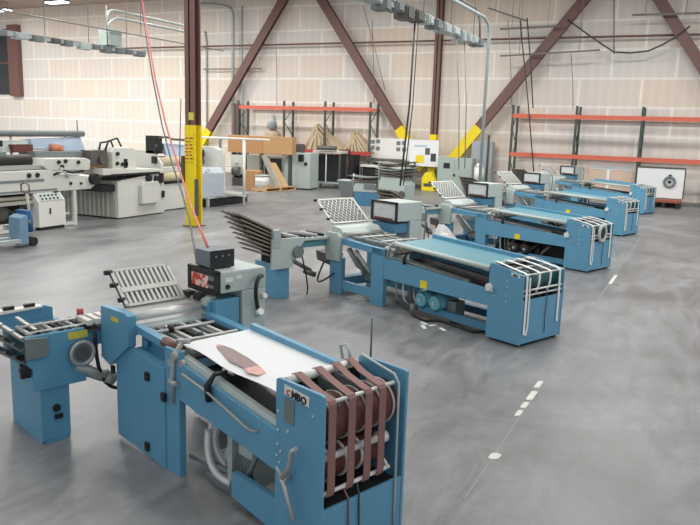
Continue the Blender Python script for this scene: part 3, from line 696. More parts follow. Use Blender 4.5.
# twin pump under second machine
def pump_two(i, label, dark):
    t = thing('vacuum_pump', (frame(i) @ V((-1.72, .22, 0)))[:], SPOTS[i][1], label, 'pump', 'pumps under the larger machines')
    MB().box(-.3, .42, -.12, .3, 0, .08).build('base_plate', DSTEEL, t)
    for u in (-.16, .12):
        mo = MB().cyl((u, -.12, .26), (u, .28, .26), .125, seg=24).cyl((u, -.15, .26), (u, -.12, .26), .09, .125, 24).build('motor', mat('pump_teal', (100, 164, 180), .45) if not dark and 'pump_teal' not in MATS else (BLACK if dark else MATS['pump_teal']), t)
        MB().cyl((u, -.165, .26), (u, -.15, .26), .03, seg=12).build('shaft_cap', GALV, mo)
    MB().tube(bez((-.28, -.05, .1), (-.4, -.1, .3), (-.45, 0, .4), (-.4, .1, .5)), .02).build('hose', CREAMD, t)
    if dark:
        MB().box(-.75, 1.0, .1, .5, .0, .42).build('pump_case', DARK, t)
        for k in range(5): MB().tube(bez((-.7+.3*k, .0, .08), (-.75+.3*k, -.12, .3), (-.5+.32*k, -.1, .3), (-.55+.3*k, .05, .5)), .03).build('hose', (BLACK, DSTEEL, MARDRUM)[k % 3], t)
    MB().box(.26, .42, .0, .2, .08, .32).cyl((-.34, -.1, .0), (-.34, -.1, .16), .05).build('filter_bowl', GREYD if not dark else BLACK, t)
    return t
pump_two(0, 'twin teal vacuum pump on the floor under the second machine from the front', False)
pump_two(1, 'dark twin vacuum pump on the floor under the third machine from the front', True)
pump_two(2, 'dark twin vacuum pump on the floor under the fourth machine from the front', True)
# cross fold units of the larger machines
def cross_two(i, label):
    t = thing('cross_fold_unit', (frame(i) @ V((-3.98, -.86, 0)))[:], SPOTS[i][1], label, 'fold unit', 'cross fold units')
    MB().box(-.62, .0, -.24, .02, 0, .56).build('pedestal', BLUE, t, bevel=.006)
    MB().prism([(-.36, .50), (.02, .50), (.12, .62), (.16, .78), (.28, .92), (.28, .99), (-.36, 1.0)], .0, .05, 'x').build('head_plate', GREY, t, bevel=.008)
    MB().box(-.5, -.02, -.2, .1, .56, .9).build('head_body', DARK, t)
    MB().prism([(-.36, .84), (.1, .84), (.1, 1.0), (-.36, 1.03)], -.56, -.52, 'x').build('head_plate', GREY, t)
    MB().box(-.44, -.02, .1, .80, .80, .90).build('arm', MATS['teal_table'], t, 'teal arm underside')
    MB().box(-.48, .03, -.3, .80, .92, .965).build('arm_deck', GREY, t, bevel=.004)
    for k in range(8):
        v = -.2 + .13*k; MB().cyl((-.46, v, .99), (.0, v, .99), .024, seg=10).build('roller', (STEEL, BLACK, GREYD)[k % 3], t)
    MB().cyl((.05, .14, .76), (.1, .14, .76), .1, seg=24).build('handwheel', GREYD, t)
    MB().tube([(.02, .05, .62), (.05, .3, .48), (.04, .42, .42)], .035).cyl((.04, .3, .42), (.06, .5, .34), .045).build('drive_shaft', DSTEEL, t)
    MB().tube(bez((.05, .2, .8), (.12, .3, .3), (.1, .36, .1), (.06, .34, .02)), .012).build('cable', BLACK, t)
    for k in range(8):
        z0 = .62 + .057*k; dy = -.48 - .054*k; dz = .17 + .031*k; y0 = -.08
        mb = MB()
        mb.hexa([(-.56, y0, z0), (.0, y0, z0), (.0, y0+dy, z0+dz), (-.56, y0+dy, z0+dz), (-.56, y0, z0+.018), (.0, y0, z0+.018), (.0, y0+dy, z0+dz+.018), (-.56, y0+dy, z0+dz+.018)])
        for q in range(4):
            x = -.5+.15*q; mb.hexa([(x, y0, z0+.018), (x+.03, y0, z0+.018), (x+.03, y0+dy, z0+dz+.018), (x, y0+dy, z0+dz+.018), (x, y0, z0+.032), (x+.03, y0, z0+.032), (x+.03, y0+dy, z0+dz+.032), (x, y0+dy, z0+dz+.032)])
        mb.build('fold_plate', BRN, t)
    MB().cyl((-.58, -.3, 1.06), (.05, -.3, 1.06), .03).box(-.02, .06, -.34, -.2, .86, 1.14).build('plate_clamp', GALV, t)
    return t
x2 = cross_two(0, 'grey and blue cross fold unit with fanned brown plates at the second machine')
for i, lab in ((1, 'grey and blue cross fold unit with fanned plates at the third machine'), (2, 'grey and blue cross fold unit with fanned plates at the fourth machine'), (3, 'grey and blue cross fold unit at the farthest machine')):
    dup(x2, (frame(i) @ V((-3.98, -.86, 0)))[:], SPOTS[i][1], lab)
def feeder(loc, rz, label, hh, n):
    t = thing('sheet_feeder', loc, rz, label, 'feeder', 'grey feeders behind the second machine')
    MB().box(-.45, .45, -.3, .3, 0, .5).build('pedestal', BLUED, t, bevel=.01)
    MB().prism([(-.5, .5), (.5, .5), (.55, hh*.6), (.3, hh*.72), (-.4, hh*.72), (-.5, hh*.6)], -.32, .32).build('body', GREY, t, bevel=.015)
    MB().box(-.1, .3, -.34, -.32, .6, .8).build('panel', GREYD, t); MB().cyl((.45, -.36, .7), (.45, -.3, .7), .12, seg=18).build('handwheel', DSTEEL, t)
    for k in range(n):
        z = hh*.72 + (hh*.28)*k/n; pts = []
        for q in range(7): f = q/6; pts.append((-.62+1.24*f, -.36, z + .07*(2*f-1)**2 + .05*f))
        MB().strip(pts, (0, .72, 0), .02).build('tray', (BRN, GREYD, GREY)[k % 3], t)
    MB().cyl((-.5, -.3, hh*.6), (-.5, -.3, hh), .03).cyl((.5, .3, hh*.6), (.5, .3, hh), .03).build('upright_rod', GALV, t)
feeder((-9.07, 22.24, 0), -.2, 'grey feeder with stacked curved trays standing behind the second console', 1.72, 5)
feeder((-10.95, 24.2, 0), .15, 'lower grey feeder with two trays left of the stacked-tray feeder', 1.15, 2)
t = thing('waste_bin', (-12.9, 26.5, 0), .1, 'small grey tapered bin on the floor left of the feeders', 'bin')
MB().hexa([(-.22, -.22, 0), (.22, -.22, 0), (.22, .22, 0), (-.22, .22, 0), (-.36, -.32, .66), (.36, -.32, .66), (.36, .32, .66), (-.36, .32, .66)]).build('bin_body', GREYD, t); MB().box(-.38, .38, -.34, .34, .66, .7).build('rim', GREY, t)
# crumpled wrap and paper waste beside the machines
def heap(name, loc, w, d, h, m, label, cat, seed):
    q = random.Random(seed); mb = MB(); n = 12; vs = [(0, 0, h)]; fs = []
    for r_ in range(1, 5):
        for k in range(n):
            a = 2*math.pi*k/n; f = r_/4; j = .8+.4*q.random()
            vs.append((w/2*f*j*math.cos(a), d/2*f*j*math.sin(a), max(0, h*(1-f**1.6)*(.75+.5*q.random())) if r_ < 4 else 0))
    for k in range(n): fs.append((0, 1+k, 1+(k+1) % n))
    for r_ in range(3):
        for k in range(n): a = 1+r_*n; fs.append((a+k, a+n+k, a+n+(k+1) % n, a+(k+1) % n))
    mb.add(vs, fs); mb.v = [p + V(loc) for p in mb.v]
    return solid(name, mb, m, label, cat)
p = at_z(441, 249); heap('waste_paper', p[:], 1.0, .6, .58, mat('shredded_white', (226, 226, 224), .8, noise=.15, scale=20), 'white heap of waste paper on the floor behind the table of the second machine', 'waste paper', 3)
# cables and marks on the floor
def on_floor(pts, r, lift=True): return [(p.x, p.y, r) for p in (at_z(*q) for q in pts)]
solid('floor_cable', MB().tube(on_floor([(412, 316), (425, 322), (440, 322), (455, 327), (472, 333), (486, 333)], .02), .018), RUBBER, 'black power cable trailing on the floor under the second machine', 'cable')
solid('floor_cable', MB().tube(on_floor([(397, 300), (404, 308), (418, 314), (440, 318), (462, 322)], .02), .012), DSTEEL, 'thin dark cable on the floor beside the teal pumps', 'cable')
mb = MB()
for pts in (((421, 322), (427, 325)), ((429, 326), (436, 325)), ((440, 328), (445, 331)), ((422, 325), (425, 329))):
    a, b = on_floor(pts, .004); d = (V(b)-V(a)); nrm = V((-d.y, d.x, 0)).normalized()*.03
    mb.add([V(a)-nrm, V(b)-nrm, V(b)+nrm, V(a)+nrm], [(0, 1, 2, 3)])
solid('paper_scraps', mb, PAPER, 'white paper scraps on the floor before the teal pumps', 'paper scraps')
for k, (a, b, w, lab) in enumerate((((541, 381), (537, 388), .03, 'white tape remnant on the floor joint, uppermost of the broken strip'), ((535, 391), (529, 400), .034, 'white tape remnant on the floor joint, longest of the broken strip'),
        ((527, 402), (523, 408), .03, 'white tape remnant on the floor joint, third of the broken strip'), ((521, 410), (517, 416), .026, 'white tape remnant on the floor joint, lowest of the broken strip'),
        ((497, 453), (492, 459), .045, 'round white tape scrap at the near end of the floor joint'), ((616, 275), (611, 284), .03, 'white tape dash on the floor in front of the third machine'))):
    y0, y1 = at_z(*b).y, at_z(*a).y; x = at_z(*a).x
    solid('tape_mark', MB().prism([(x-w, y0), (x-w*.2, y0-.01), (x+w*.9, y0+.03), (x+w, y1-.02), (x+.1*w, y1), (x-w*.9, y1-.03)], .0, .004, 'z'), TAPE, lab, 'tape', 'tape marks on the floor joint')

# ------------------------------------------------------------------ gathering line at the left
XF = -14.86
def gatherer():
    t = thing('gathering_machine', (XF, 12, 0), 0, 'long cream gathering machine with rollers and blue film behind the blue pallet truck', 'machine')
    # local x: 0 at face, negative behind;  y along the line
    MB().prism([(-3, .95), (2.55, .93), (2.75, 1.05), (2.75, 1.25), (1.6, 1.35), (1.1, 1.5), (-3, 1.5)], -.9, 0, 'x').build('body', CREAM, t, bevel=.02)
    MB().box(-.005, .012, -3, 1.0, 1.22, 1.28).box(-.005, .01, -3, 1.4, .98, 1.02).build('trim_strip', GREYD, t)
    for y in (.55, .8): MB().cyl((0, y, 1.38), (.03, y, 1.38), .06).build('dial', BLACK, t)
    MB().cyl((0, 1.85, 1.12), (.03, 1.85, 1.12), .04).cyl((0, 2.2, 1.1), (.03, 2.2, 1.1), .035).build('dial', BLACK, t)
    MB().prism([(1.2, 1.46), (2.55, 1.44), (2.6, 1.7), (2.45, 1.76), (1.1, 1.78), (1.0, 1.6)], -.75, -.02, 'x').build('drive_head', CREAM, t, bevel=.02)
    mb = MB()
    for y, z in ((1.5, 1.68), (1.72, 1.7), (2.15, 1.66), (1.6, 1.56)): mb.cyl((-.02, y, z), (.02, y, z), .05)
    mb.tube([(-.0, 1.3, 1.36), (.03, 1.6, 1.46), (.03, 1.9, 1.4), (.02, 2.3, 1.43)], .03); mb.build('linkage', BLACK, t)
    MB().tube([(.02, 1.4, 1.45), (.04, 1.65, 1.42), (.04, 1.75, 1.28)], .025).cyl((.0, 1.55, 1.5), (.05, 1.55, 1.5), .05).build('valve', CHROME, t)
    MB().cyl((0, 2.62, 1.2), (.14, 2.62, 1.2), .15, seg=20).build('handwheel', BLACK, t)
    for y in (2.0-.0, -2.6): MB().box(-.1, -.02, y-.05+.0, y+.05, 0, .95).build('leg', CREAM, t)
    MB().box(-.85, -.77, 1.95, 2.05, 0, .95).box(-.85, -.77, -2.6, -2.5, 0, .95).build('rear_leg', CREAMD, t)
    MB().box(-.1, -.03, -2.6, 2.05, .02, .1).box(-.85, -.03, .4, .5, .02, .1).build('floor_rail', CREAM, t)
    MB().box(-.8, -.3, -2.5, 1.7, .2, .9).build('drive_case', DARK, t)
    mb = MB()
    for k in range(5): mb.cyl((-.28, -1.5+.7*k, .5), (-.22, -1.5+.7*k, .5), .2, seg=18).tube([(-.22, -1.5+.7*k, .7), (-.2, -1.2+.7*k, .45), (-.22, -1.0+.7*k, .75)], .02)
    mb.build('gear_wheel', DSTEEL, t)
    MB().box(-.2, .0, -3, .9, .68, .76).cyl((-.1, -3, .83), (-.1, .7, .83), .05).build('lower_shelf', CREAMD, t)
    MB().cyl((-.4, -3, 1.72), (-.4, .9, 1.72), .16, seg=20).build('dark_roller', BLACK, t)
    MB().box(-.3, -.1, -3, 1.2, 1.52, 1.62).build('steel_beam', STEEL, t)
    MB().box(-.9, -.3, -3, .2, 1.55, 1.95).build('feed_box', GREYD, t, bevel=.02)
    MB().box(-1.1, -.5, 1.2, 3.2, 1.68, 1.92).build('cross_box', GREYD, t, bevel=.01)
    MB().hexa([(-.7, 2.55, 1.48), (-.3, 2.55, 1.48), (-.3, 3.4, 1.48), (-.7, 3.4, 1.48), (-.7, 2.55, 1.68), (-.3, 2.55, 1.68), (-.3, 3.4, 1.62), (-.7, 3.4, 1.62)]).build('infeed_tray', TAN, t, 'tan infeed tray')
    for k in range(4): MB().cyl((-1.0, -2.6+1.75*k, .6), (-1.0, -2.6+1.75*k, 2.35), .03).build('post', GALV, t)
    MB().cyl((-1.0, -3.5, 2.36), (-1.0, 3.3, 2.38), .085, seg=14).build('top_roller', GREYD, t, 'long grey roller along the top')
    MB().cyl((-1.0, 3.1, 2.3), (-1.0, 3.1, 2.75), .015).build('antenna', DSTEEL, t)
    MB().hexa([(-.95, 1.5, 2.0), (-.9, 3.3, 1.85), (-1.4, 3.4, 1.85), (-1.4, 1.5, 1.95), (-.98, 1.5, 2.24), (-1.0, 3.2, 2.3), (-1.4, 3.3, 2.25), (-1.4, 1.5, 2.2)]).build('film_web', FILM, t, 'pale blue film web')
    MB().hexa([(-.95, -3, 1.9), (-.9, 1.4, 1.9), (-1.3, 1.4, 1.9), (-1.3, -3, 1.9), (-.98, -3, 2.2), (-1.0, 1.4, 2.2), (-1.4, 1.4, 2.2), (-1.4, -3, 2.2)]).build('film_web', GREY, t, 'pale grey web')
    mb = MB()
    for y, z, r in ((2.15, 2.0, .12), (2.35, 1.97, .1), (.2, 2.12, .08)): mb.cyl((-.9, y, z-.1), (-.85, y, z+.08), r)
    mb.build('motor', mat('orange_motor', (196, 124, 92), .6), t, 'orange motor')
    MB().box(-.9, -.8, -.4, .5, 2.05, 2.2).cyl((-.85, .0, 2.0), (-.82, .0, 2.25), .12).build('motor', BLACK, t)
    MB().box(-1.2, -.8, .8, 1.4, 1.9, 2.1).build('motor', MARDRUM, t)
    return t
gatherer()
t = thing('control_cabinet', (XF+.12, 13.1, 0), 0, 'white control cabinet with sloped button panel on the gathering machine rail', 'control cabinet')
MB().prism([(-.35, .08), (.02, .08), (.02, .72), (-.18, .96), (-.35, .96)], -.42, .42, 'y').build('case', WHITE, t, bevel=.01)
MB().hexa([(.022, -.36, .735), (.022, .36, .735), (-.155, .36, .95), (-.155, -.36, .95), (.03, -.36, .742), (.03, .36, .742), (-.147, .36, .957), (-.147, -.36, .957)]).build('sloped_panel', GREY, t)
mb = MB()
for k in range(5):
    for j in range(2): mb.cyl((-.01-.06*j, -.28+.12*k, .78+.075*j), (.01-.06*j, -.28+.12*k, .8+.075*j), .026, seg=10)
mb.box(-.12, -.09, .18, .32, .92, .945); mb.build('button', BLACK, t)
MB().box(.02, .045, -.09, -.06, .4, .55).build('door_handle', BLACK, t)
MB().box(-.3, 0, -.38, .38, 0, .08).build('plinth', DARK, t)

def cutter():
    t = thing('trimmer_machine', (XF, 15.55, 0), 0, 'cream trimmer machine with square cabinet left of the yellow-based column', 'machine')
    MB().prism([(0, .03), (1.98, .03), (1.98, 1.22), (1.75, 1.26), (0, 1.08)], -2.0, 0, 'x').build('cabinet', CREAM, t, bevel=.01)
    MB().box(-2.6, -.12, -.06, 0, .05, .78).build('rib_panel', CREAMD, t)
    mb = MB()
    for k in range(14): mb.box(-2.55+.17*k, -2.5+.17*k, -.08, -.06, .06, .76)
    mb.build('rib', CREAM, t)
    MB().box(-2.6, -.1, -.5, .0, .8, .98).build('recess_shade', DARK, t)  # solid dark block whose colour stands in for shade in a recess
    MB().prism([(-.6, 1.28), (1.9, 1.24), (1.9, 1.36), (-.6, 1.46)], -1.6, .06, 'x').build('bed', CREAM, t, bevel=.01)
    MB().box(-1.0, .08, -.3, 1.7, 1.24, 1.3).build('bed_gap_shade', BLACK, t)  # black strip drawn as the shaded gap at the bed
    MB().prism([(-.06, 1.38), (.9, 1.35), (.9, 1.95), (.75, 2.02), (.05, 2.02), (-.06, 1.9)], -.8, -.1, 'x').build('press_head', CREAM, t, bevel=.02)
    mb = MB()
    for y, z in ((.12, 1.85), (.3, 1.55), (.45, 1.55), (.1, 1.58)): mb.cyl((-.1, y, z), (-.05, y, z), .055)
    mb.box(-.1, -.05, .38, .48, 1.45, 1.7); mb.build('dial', BLACK, t)
    MB().tube([(-.3, -.15, 1.9), (-.3, .0, 2.2), (-.3, .35, 2.28), (-.3, .5, 2.05)], .03).tube([(-.4, -.3, 1.8), (-.4, -.2, 2.15), (-.4, .2, 2.2), (-.4, .3, 2.0)], .03).build('cable', BLACK, t)
    MB().box(-.6, -.2, -.75, -.15, 1.55, 1.95).cyl((-.15, -.4, 1.7), (-.1, -.4, 1.7), .13).build('motor', DSTEEL, t)
    b = MB().prism([(.85, .38), (1.62, .38), (1.62, .9), (1.55, 1.02), (.92, 1.02), (.85, .9)], 0, .14, 'x').build('control_box', CREAM, t, bevel=.01)
    mb = MB()
    for k in range(4): mb.cyl((.12, 1.0+.14*k, .97), (.15, 1.0+.14*k, .97), .03)
    mb.build('button', CHROME, b)
    MB().cyl((0, 1.25, 1.12), (.1, 1.25, 1.12), .1).cyl((0, 1.6, 1.08), (.1, 1.6, 1.08), .09).box(.0, .06, 1.75, 1.9, .95, 1.25).box(0, .05, 1.85, 1.95, .5, .7).build('hand_knob', BLACK, t)
    return t
cutter()
def winder():
    t = thing('roll_winder', (XF-.05, 17.6, 0), 0, 'cream roll winder with beige rollers just left of the yellow-based column', 'machine')
    MB().box(-1.6, -.3, .25, 2.0, .03, .9).build('cabinet', CREAM, t, bevel=.01)
    for y in (.1, 2.0): MB().prism([(-1.6, .03), (-.2, .03), (-.2, 1.5), (-.5, 1.9), (-1.3, 1.9), (-1.6, 1.5)], y, y+.12, 'y').build('side_frame', CREAM, t, bevel=.01)
    MB().cyl((-.4, .2, 1.55), (-.4, 2.0, 1.55), .16, seg=24).build('roller', ROLLB, t)
    MB().cyl((-.35, .2, 1.08), (-.35, 2.0, 1.08), .17, seg=24).build('roller', ROLLB, t)
    MB().box(-.9, -.25, .22, 2.0, 1.24, 1.34).build('table', CREAM, t)
    MB().cyl((-.3, .2, .92), (-.3, 2.0, .92), .07).build('dark_roller', BLACK, t)
    MB().box(-.8, -.4, .1, .4, 1.8, 2.35).cyl((-.4, .2, 2.0), (-.3, .2, 2.0), .14).box(-.5, -.35, .0, .5, 1.5, 1.72).build('brake', BLACK, t)
    MB().tube([(-.4, .2, 2.28), (-.4, .6, 2.32), (-.4, .9, 2.25), (-.4, 2.0, 2.2)], .035).build('tension_bar', DSTEEL, t)
    MB().hexa([(-.8, .6, 1.9), (-.4, .6, 1.72), (-.4, 1.9, 1.72), (-.8, 1.9, 1.9), (-.8, .6, 2.15), (-.5, .6, 2.1), (-.5, 1.9, 2.05), (-.8, 1.9, 2.1)]).build('film_web', FILM, t)
    return t
winder()
# machine right of the yellow column
def slitter():
    t = thing('slitter_machine', (-15.0, 20.2, 0), 0, 'cream slitter with dark rollers and white guard frame right of the yellow-based column', 'machine')
    MB().box(-.95, .25, -.6, 1.9, .28, .34).build('platform', GALV, t, bevel=.01)
    MB().box(-.9, .2, -.55, 1.85, .04, .26).build('platform_base', DARK, t)
    for x, y in ((.2, -.55), (.2, 1.8), (-.9, -.55)): MB().box(x-.04, x+.04, y-.04, y+.04, 0, .3).build('platform_leg', GALV, t)
    MB().prism([(-1.2, .34), (.0, .34), (.0, 1.9), (-.2, 2.0), (-1.2, 2.0)], -.2+.5, .1+.5, 'y').build('side_frame', CREAM, t, bevel=.02)
    MB().prism([(-1.6, .34), (-.7, .34), (-.7, 1.7), (-1.6, 1.9)], .75, 1.7, 'y').build('body', CREAM, t, bevel=.02)
    MB().cyl((-1.5, -.25, 1.75), (-.5, .15, 1.75), .14, seg=18).build('dark_roller', BLACK, t)
    MB().cyl((-1.5, -.2, 1.5), (-.5, .15, 1.5), .1, seg=18).build('dark_roller', DSTEEL, t)
    MB().tube([(-1.1, 0, 1.9), (-1.1, 0, 2.35), (-.95, 0, 2.5), (-.8, 0, 2.35), (-.78, 0, 1.95)], .04).build('cable_loop', BLACK, t)
    for x, y in ((-.35, .9), (.9, .55)):
        MB().cyl((x, y, .0), (x, y, 2.32), .05).build('guard_post', WHITE if x > 0 else DSTEEL, t)
    MB().cyl((-.9, .5, 2.3), (1.9, .55, 2.3), .035).cyl((.2, .52, 1.35), (.9, .55, 1.35), .03).build('guard_rail', WHITE, t)
    MB().box(.4, .85, .5, .62, 1.0, 1.75).cyl((.62, .48, 1.5), (.62, .4, 1.5), .05).build('guard_box', CREAM, t)
    MB().cyl((.55, .42, 1.2), (.8, .45, 1.2), .16).box(.5, .85, .5, .7, .7, 1.1).build('gearbox', DSTEEL, t)
    MB().box(.1, 1.0, .5, .56, .34, .4).build('floor_bar', CREAM, t)
    return t
slitter()
t = thing('control_cabinet', (-15.05, 20.1, .34), -.55, 'grey control cabinet with sloped keypad standing on the platform right of the column', 'control cabinet')
MB().prism([(-.28, 0), (.28, 0), (.28, .8), (.05, .98), (-.28, .98)], -.4, .4, 'x').rot(Matrix.Rotation(-math.pi/2, 3, 'Z')).build('case', mat('blue_grey_paint', (176, 184, 192), .5), t, bevel=.012)
mb = MB()
for k in range(5):
    for j in range(2): mb.box(-.3+.13*k, -.22+.13*k, -.25+.09*j, -.19+.09*j, .845+.07*j, .875+.07*j)
mb.build('keypad', WHITE, t); MB().box(.08, .12, -.3, -.28, .3, .36).build('door_handle', BLACK, t)

# blue pallet truck
def truck():
    t = thing('pallet_truck', (-13.2, 10.95, 0), -math.pi/2-.1, 'blue hand pallet truck with black wheel in front of the gathering machine', 'pallet truck')
    MB().prism([(.02, .06), (.25, .06), (.22, .66), (.06, .72), (.02, .68)], -.2, .2, 'y').build('body', mat('truck_grey_blue', (112, 146, 168), .5), t, bevel=.02)
    MB().box(-.08, .05, -.18, .18, .6, .8).build('pump_housing', mat('truck_blue', (44, 92, 140), .5), t, bevel=.02)
    MB().cyl((-.16, -.05, .3), (-.16, -.05, .72), .09, seg=16).build('pump_cylinder', MATS['truck_blue'], t)
    MB().tube([(-.12, .02, .5), (-.14, .0, .9), (-.1, .02, 1.15)], .03).build('handle_shaft', CREAM, t)
    MB().tube([(-.1, .0, 1.15), (-.08, -.14, 1.2), (-.08, -.14, 1.34), (-.08, .0, 1.4), (-.08, .14, 1.34), (-.08, .14, 1.2)], .02, 8, True).build('handle_grip', MAROON, t)
    MB().cyl((-.14, -.14, .1), (-.14, -.06, .1), .1, seg=20).cyl((-.14, .06, .1), (-.14, .14, .1), .1, seg=20).build('wheel', RUBBER, t)
    MB().cyl((-.14, -.06, .1), (-.14, .06, .1), .03).build('axle', GALV, t)
    for y in (-.19, .19): MB().box(.25, 1.4, y-.08, y+.08, .12, .2).cyl((1.25, y-.05, .06), (1.25, y+.05, .06), .06).build('fork', GALV, t)
    return t
truck()

# ------------------------------------------------------------------ back of the hall
def rack(name, x0, xs, x1, levels, label, ztop, ydepth=(YW-1.25, YW-.25), beams=ORANGE, cat='pallet rack'):
    t = thing(name, (xs[0], ydepth[0], 0), 0, label, cat, 'pallet racks on the back wall')
    ox = xs[0]; dy = ydepth[1]-ydepth[0]
    for x in xs:
        u = MB().box(x-ox-.05, x-ox+.05, 0, .08, 0, ztop).box(x-ox-.05, x-ox+.05, dy-.08, dy, 0, ztop).build('upright', DKUP, t)
        mb = MB(); z = .2; s_ = 0
        while z < ztop-.7:
            a, b = ((.06, dy-.06), (dy-.06, .06))[s_]; mb.cyl((x-ox, a, z), (x-ox, b, z+.7), .022, seg=6); z += .7; s_ = 1-s_
        mb.build('lacing', DKUP, u)
    for z, mm in levels:
        ends = [x0]+[x for x in xs if x0 < x < x1]+[x1]
        for a, b in zip(ends, ends[1:]):
            MB().box(a-ox, b-ox, -.03, .03, z-.09, z+.09).build('beam', mm, t)
            MB().box(a-ox, b-ox, dy-.03, dy+.03, z-.07, z+.07).build('beam', mm, t)
    return t
r1 = rack('pallet_rack', -22.5, [-22.6, -19.75, -17.35, -14.85], -14.75, [(3.7, ORANGE), (1.55, REDB)], 'pallet rack with orange top beam behind the tan board and boxes', 4.05)
r2 = rack('pallet_rack', -7.85, [-7.85, -5.1, -2.45, .3], .3, [(3.55, ORANGE), (1.86, ORANGE)], 'pallet rack with two levels of orange beams at the right back wall', 4.02)
def bundle(x, z, w, h, d, label, seed):
    q = random.Random(seed); mb = MB(); n = 14
    for i in range(n):
        f = i/(n-1); xb = x - w/2 + w*f
        a = V((x-w*.18, YW-1.0, z+h)) + V((q.uniform(-.1, .1), q.uniform(-.1, .1), q.uniform(-.15, .05))); b = V((xb, YW-1.15+.1*(i % 2), z)); c = V((xb+.2, YW-.5, z))
        mb.hexa([b, b+V((w/n*1.05, 0, 0)), c+V((w/n, 0, 0)), c, a, a+V((.08, 0, 0)), a+V((.08, .3, 0)), a+V((0, .3, 0))])
    return solid('wrapped_bundle', mb, TARP, label, 'bundle', 'tan bundles on the rack shelf')
bundle(-17.6, 1.64, 2.2, 1.25, .8, 'tan tent-shaped bundle of strips on the rack shelf above dark machine', 1)
bundle(-15.6, 1.64, 1.5, .95, .8, 'smaller tan bundle of strips on the rack shelf nearest the white boards', 2)
t = thing('strapped_sack', (-20.6, YW-.9, 1.64), 0, 'greyish sack in clear wrap on the rack shelf left of the bundles', 'sack')
MB().add(*(lambda n: ([(0, 0, 1.1)] + [(.55*(1-.25*(r_ == 1))*math.cos(6.283*k/n), .4*math.sin(6.283*k/n), (.75, 0)[r_-1] if r_ < 3 else 0) for r_ in (1, 2) for k in range(n)], [(0, 1+k, 1+(k+1) % n) for k in range(n)] + [(1+k, 1+n+k, 1+n+(k+1) % n, 1+(k+1) % n) for k in range(n)]))(12)).build('sack_body', TARP, t)
MB().cyl((0, -.1, 1.0), (.05, -.15, 1.7), .3, .14).build('wrap', CLOUD, t)
# tan board
b0 = at_y(228, 139, 27.5); b1 = at_y(292, 151, 27.5)
t = thing('tan_board_crate', (b0.x, 27.5, 0), 0, 'long flat tan plywood crate lid lying high above the cardboard box', 'crate')
w = b1.x-b0.x; zt = at_y(260, 136, 27.5).z; zb = at_y(260, 153.5, 27.5).z
MB().box(0, w, 0, .35, zb, zt).build('board', TAN, t, bevel=.01)
MB().box(0, w*.55, -.02, 0, zb, zt-.05).build('side_cleat', CARD, t)
for x in (.2, w*.5, w-.2): MB().box(x-.05, x+.05, .1, .3, 0, zb).build('support_leg', DKUP, t)
t = thing('work_table_frame', (b0.x+.2, 28.6, 0), 0, 'pale shelving unit with dark gap under the tan crate lid', 'shelving')
MB().box(0, 2.6, 0, .06, .0, 1.35).box(0, .08, 0, .8, 0, 1.35).box(2.52, 2.6, 0, .8, 0, 1.35).box(0, 2.6, 0, .8, 1.35, 1.4).build('case', CREAMD, t); MB().box(1.1, 2.0, -.02, 0, .5, 1.3).build('opening', DARK, t)  # opening is a dark plate on the front, its shade painted in
# cardboard box, bucket, pallet, leaning boards
def fx(px, py): p = at_z(px, py); return (p.x, p.y, 0)
t = thing('cardboard_box', fx(251, 191), .25, 'tall brown cardboard box standing beside the white drum', 'box')
MB().box(-.32, .32, 0, .6, 0, .86).build('carton', CARD, t, bevel=.01); MB().box(-.03, .03, -.004, 0, .0, .86).box(-.03, .03, 0, .6, .86, .864).build('packing_tape', TAN, t)
pp = at_z(266, 192.5); pa = at_z(297, 190)
ang = math.atan2(pa.y-pp.y, pa.x-pp.x)
t = thing('wooden_pallet', (pp.x, pp.y, 0), ang, 'light wooden pallet on the floor under the leaning boards', 'pallet')
LP = (pa-pp).length
for k in range(5): MB().box(0, LP, .05+.22*k, .2+.22*k, .14, .17).build('deck_board', WOOD, t)
for k in range(3): MB().box((LP-.12)*k/2, (LP-.12)*k/2+.12, .05, 1.08, .03, .14).build('stringer', WOOD, t)
for k in range(3): MB().box(0, LP, .05+.44*k, .17+.44*k, 0, .03).build('bottom_board', WOOD, t)
AP = Matrix.Translation((pp.x, pp.y, 0)) @ Matrix.Rotation(ang, 4, 'Z')
q = AP @ V((.3, .5, .17)); t = thing('plastic_drum', q[:], 0, 'white plastic drum standing on the wooden pallet', 'drum')
MB().cyl((0, 0, 0), (0, 0, .48), .3, .29, 24).build('drum_body', WHITE, t); MB().cyl((0, 0, .48), (0, 0, .53), .32, seg=24).cyl((0, 0, .25), (0, 0, .27), .31, seg=24).build('lid', GREY, t)
for k, (u, h, ww, m, lab) in enumerate(((.75, 1.35, .3, CREAMD, 'grey board leaning on the pallet, nearest the white drum'), (.98, 1.2, .26, TARP, 'pale board leaning on the pallet, in the middle of three'), (1.3, 1.0, .38, WOOD, 'wide raw wood board leaning on the pallet, nearest the grey cabinet'))):
    mb = MB(); mb.hexa([(u, .15, .175), (u+ww, .15, .175), (u+ww, .19, .175), (u, .19, .175), (u-.22, .75, .175+h), (u+ww-.22, .75, .175+h), (u+ww-.22, .79, .175+h), (u-.22, .79, .175+h)])
    for p in range(len(mb.v)): mb.v[p] = AP @ mb.v[p]
    solid('leaning_board', mb, m, lab, 'board', 'boards leaning on the pallet')
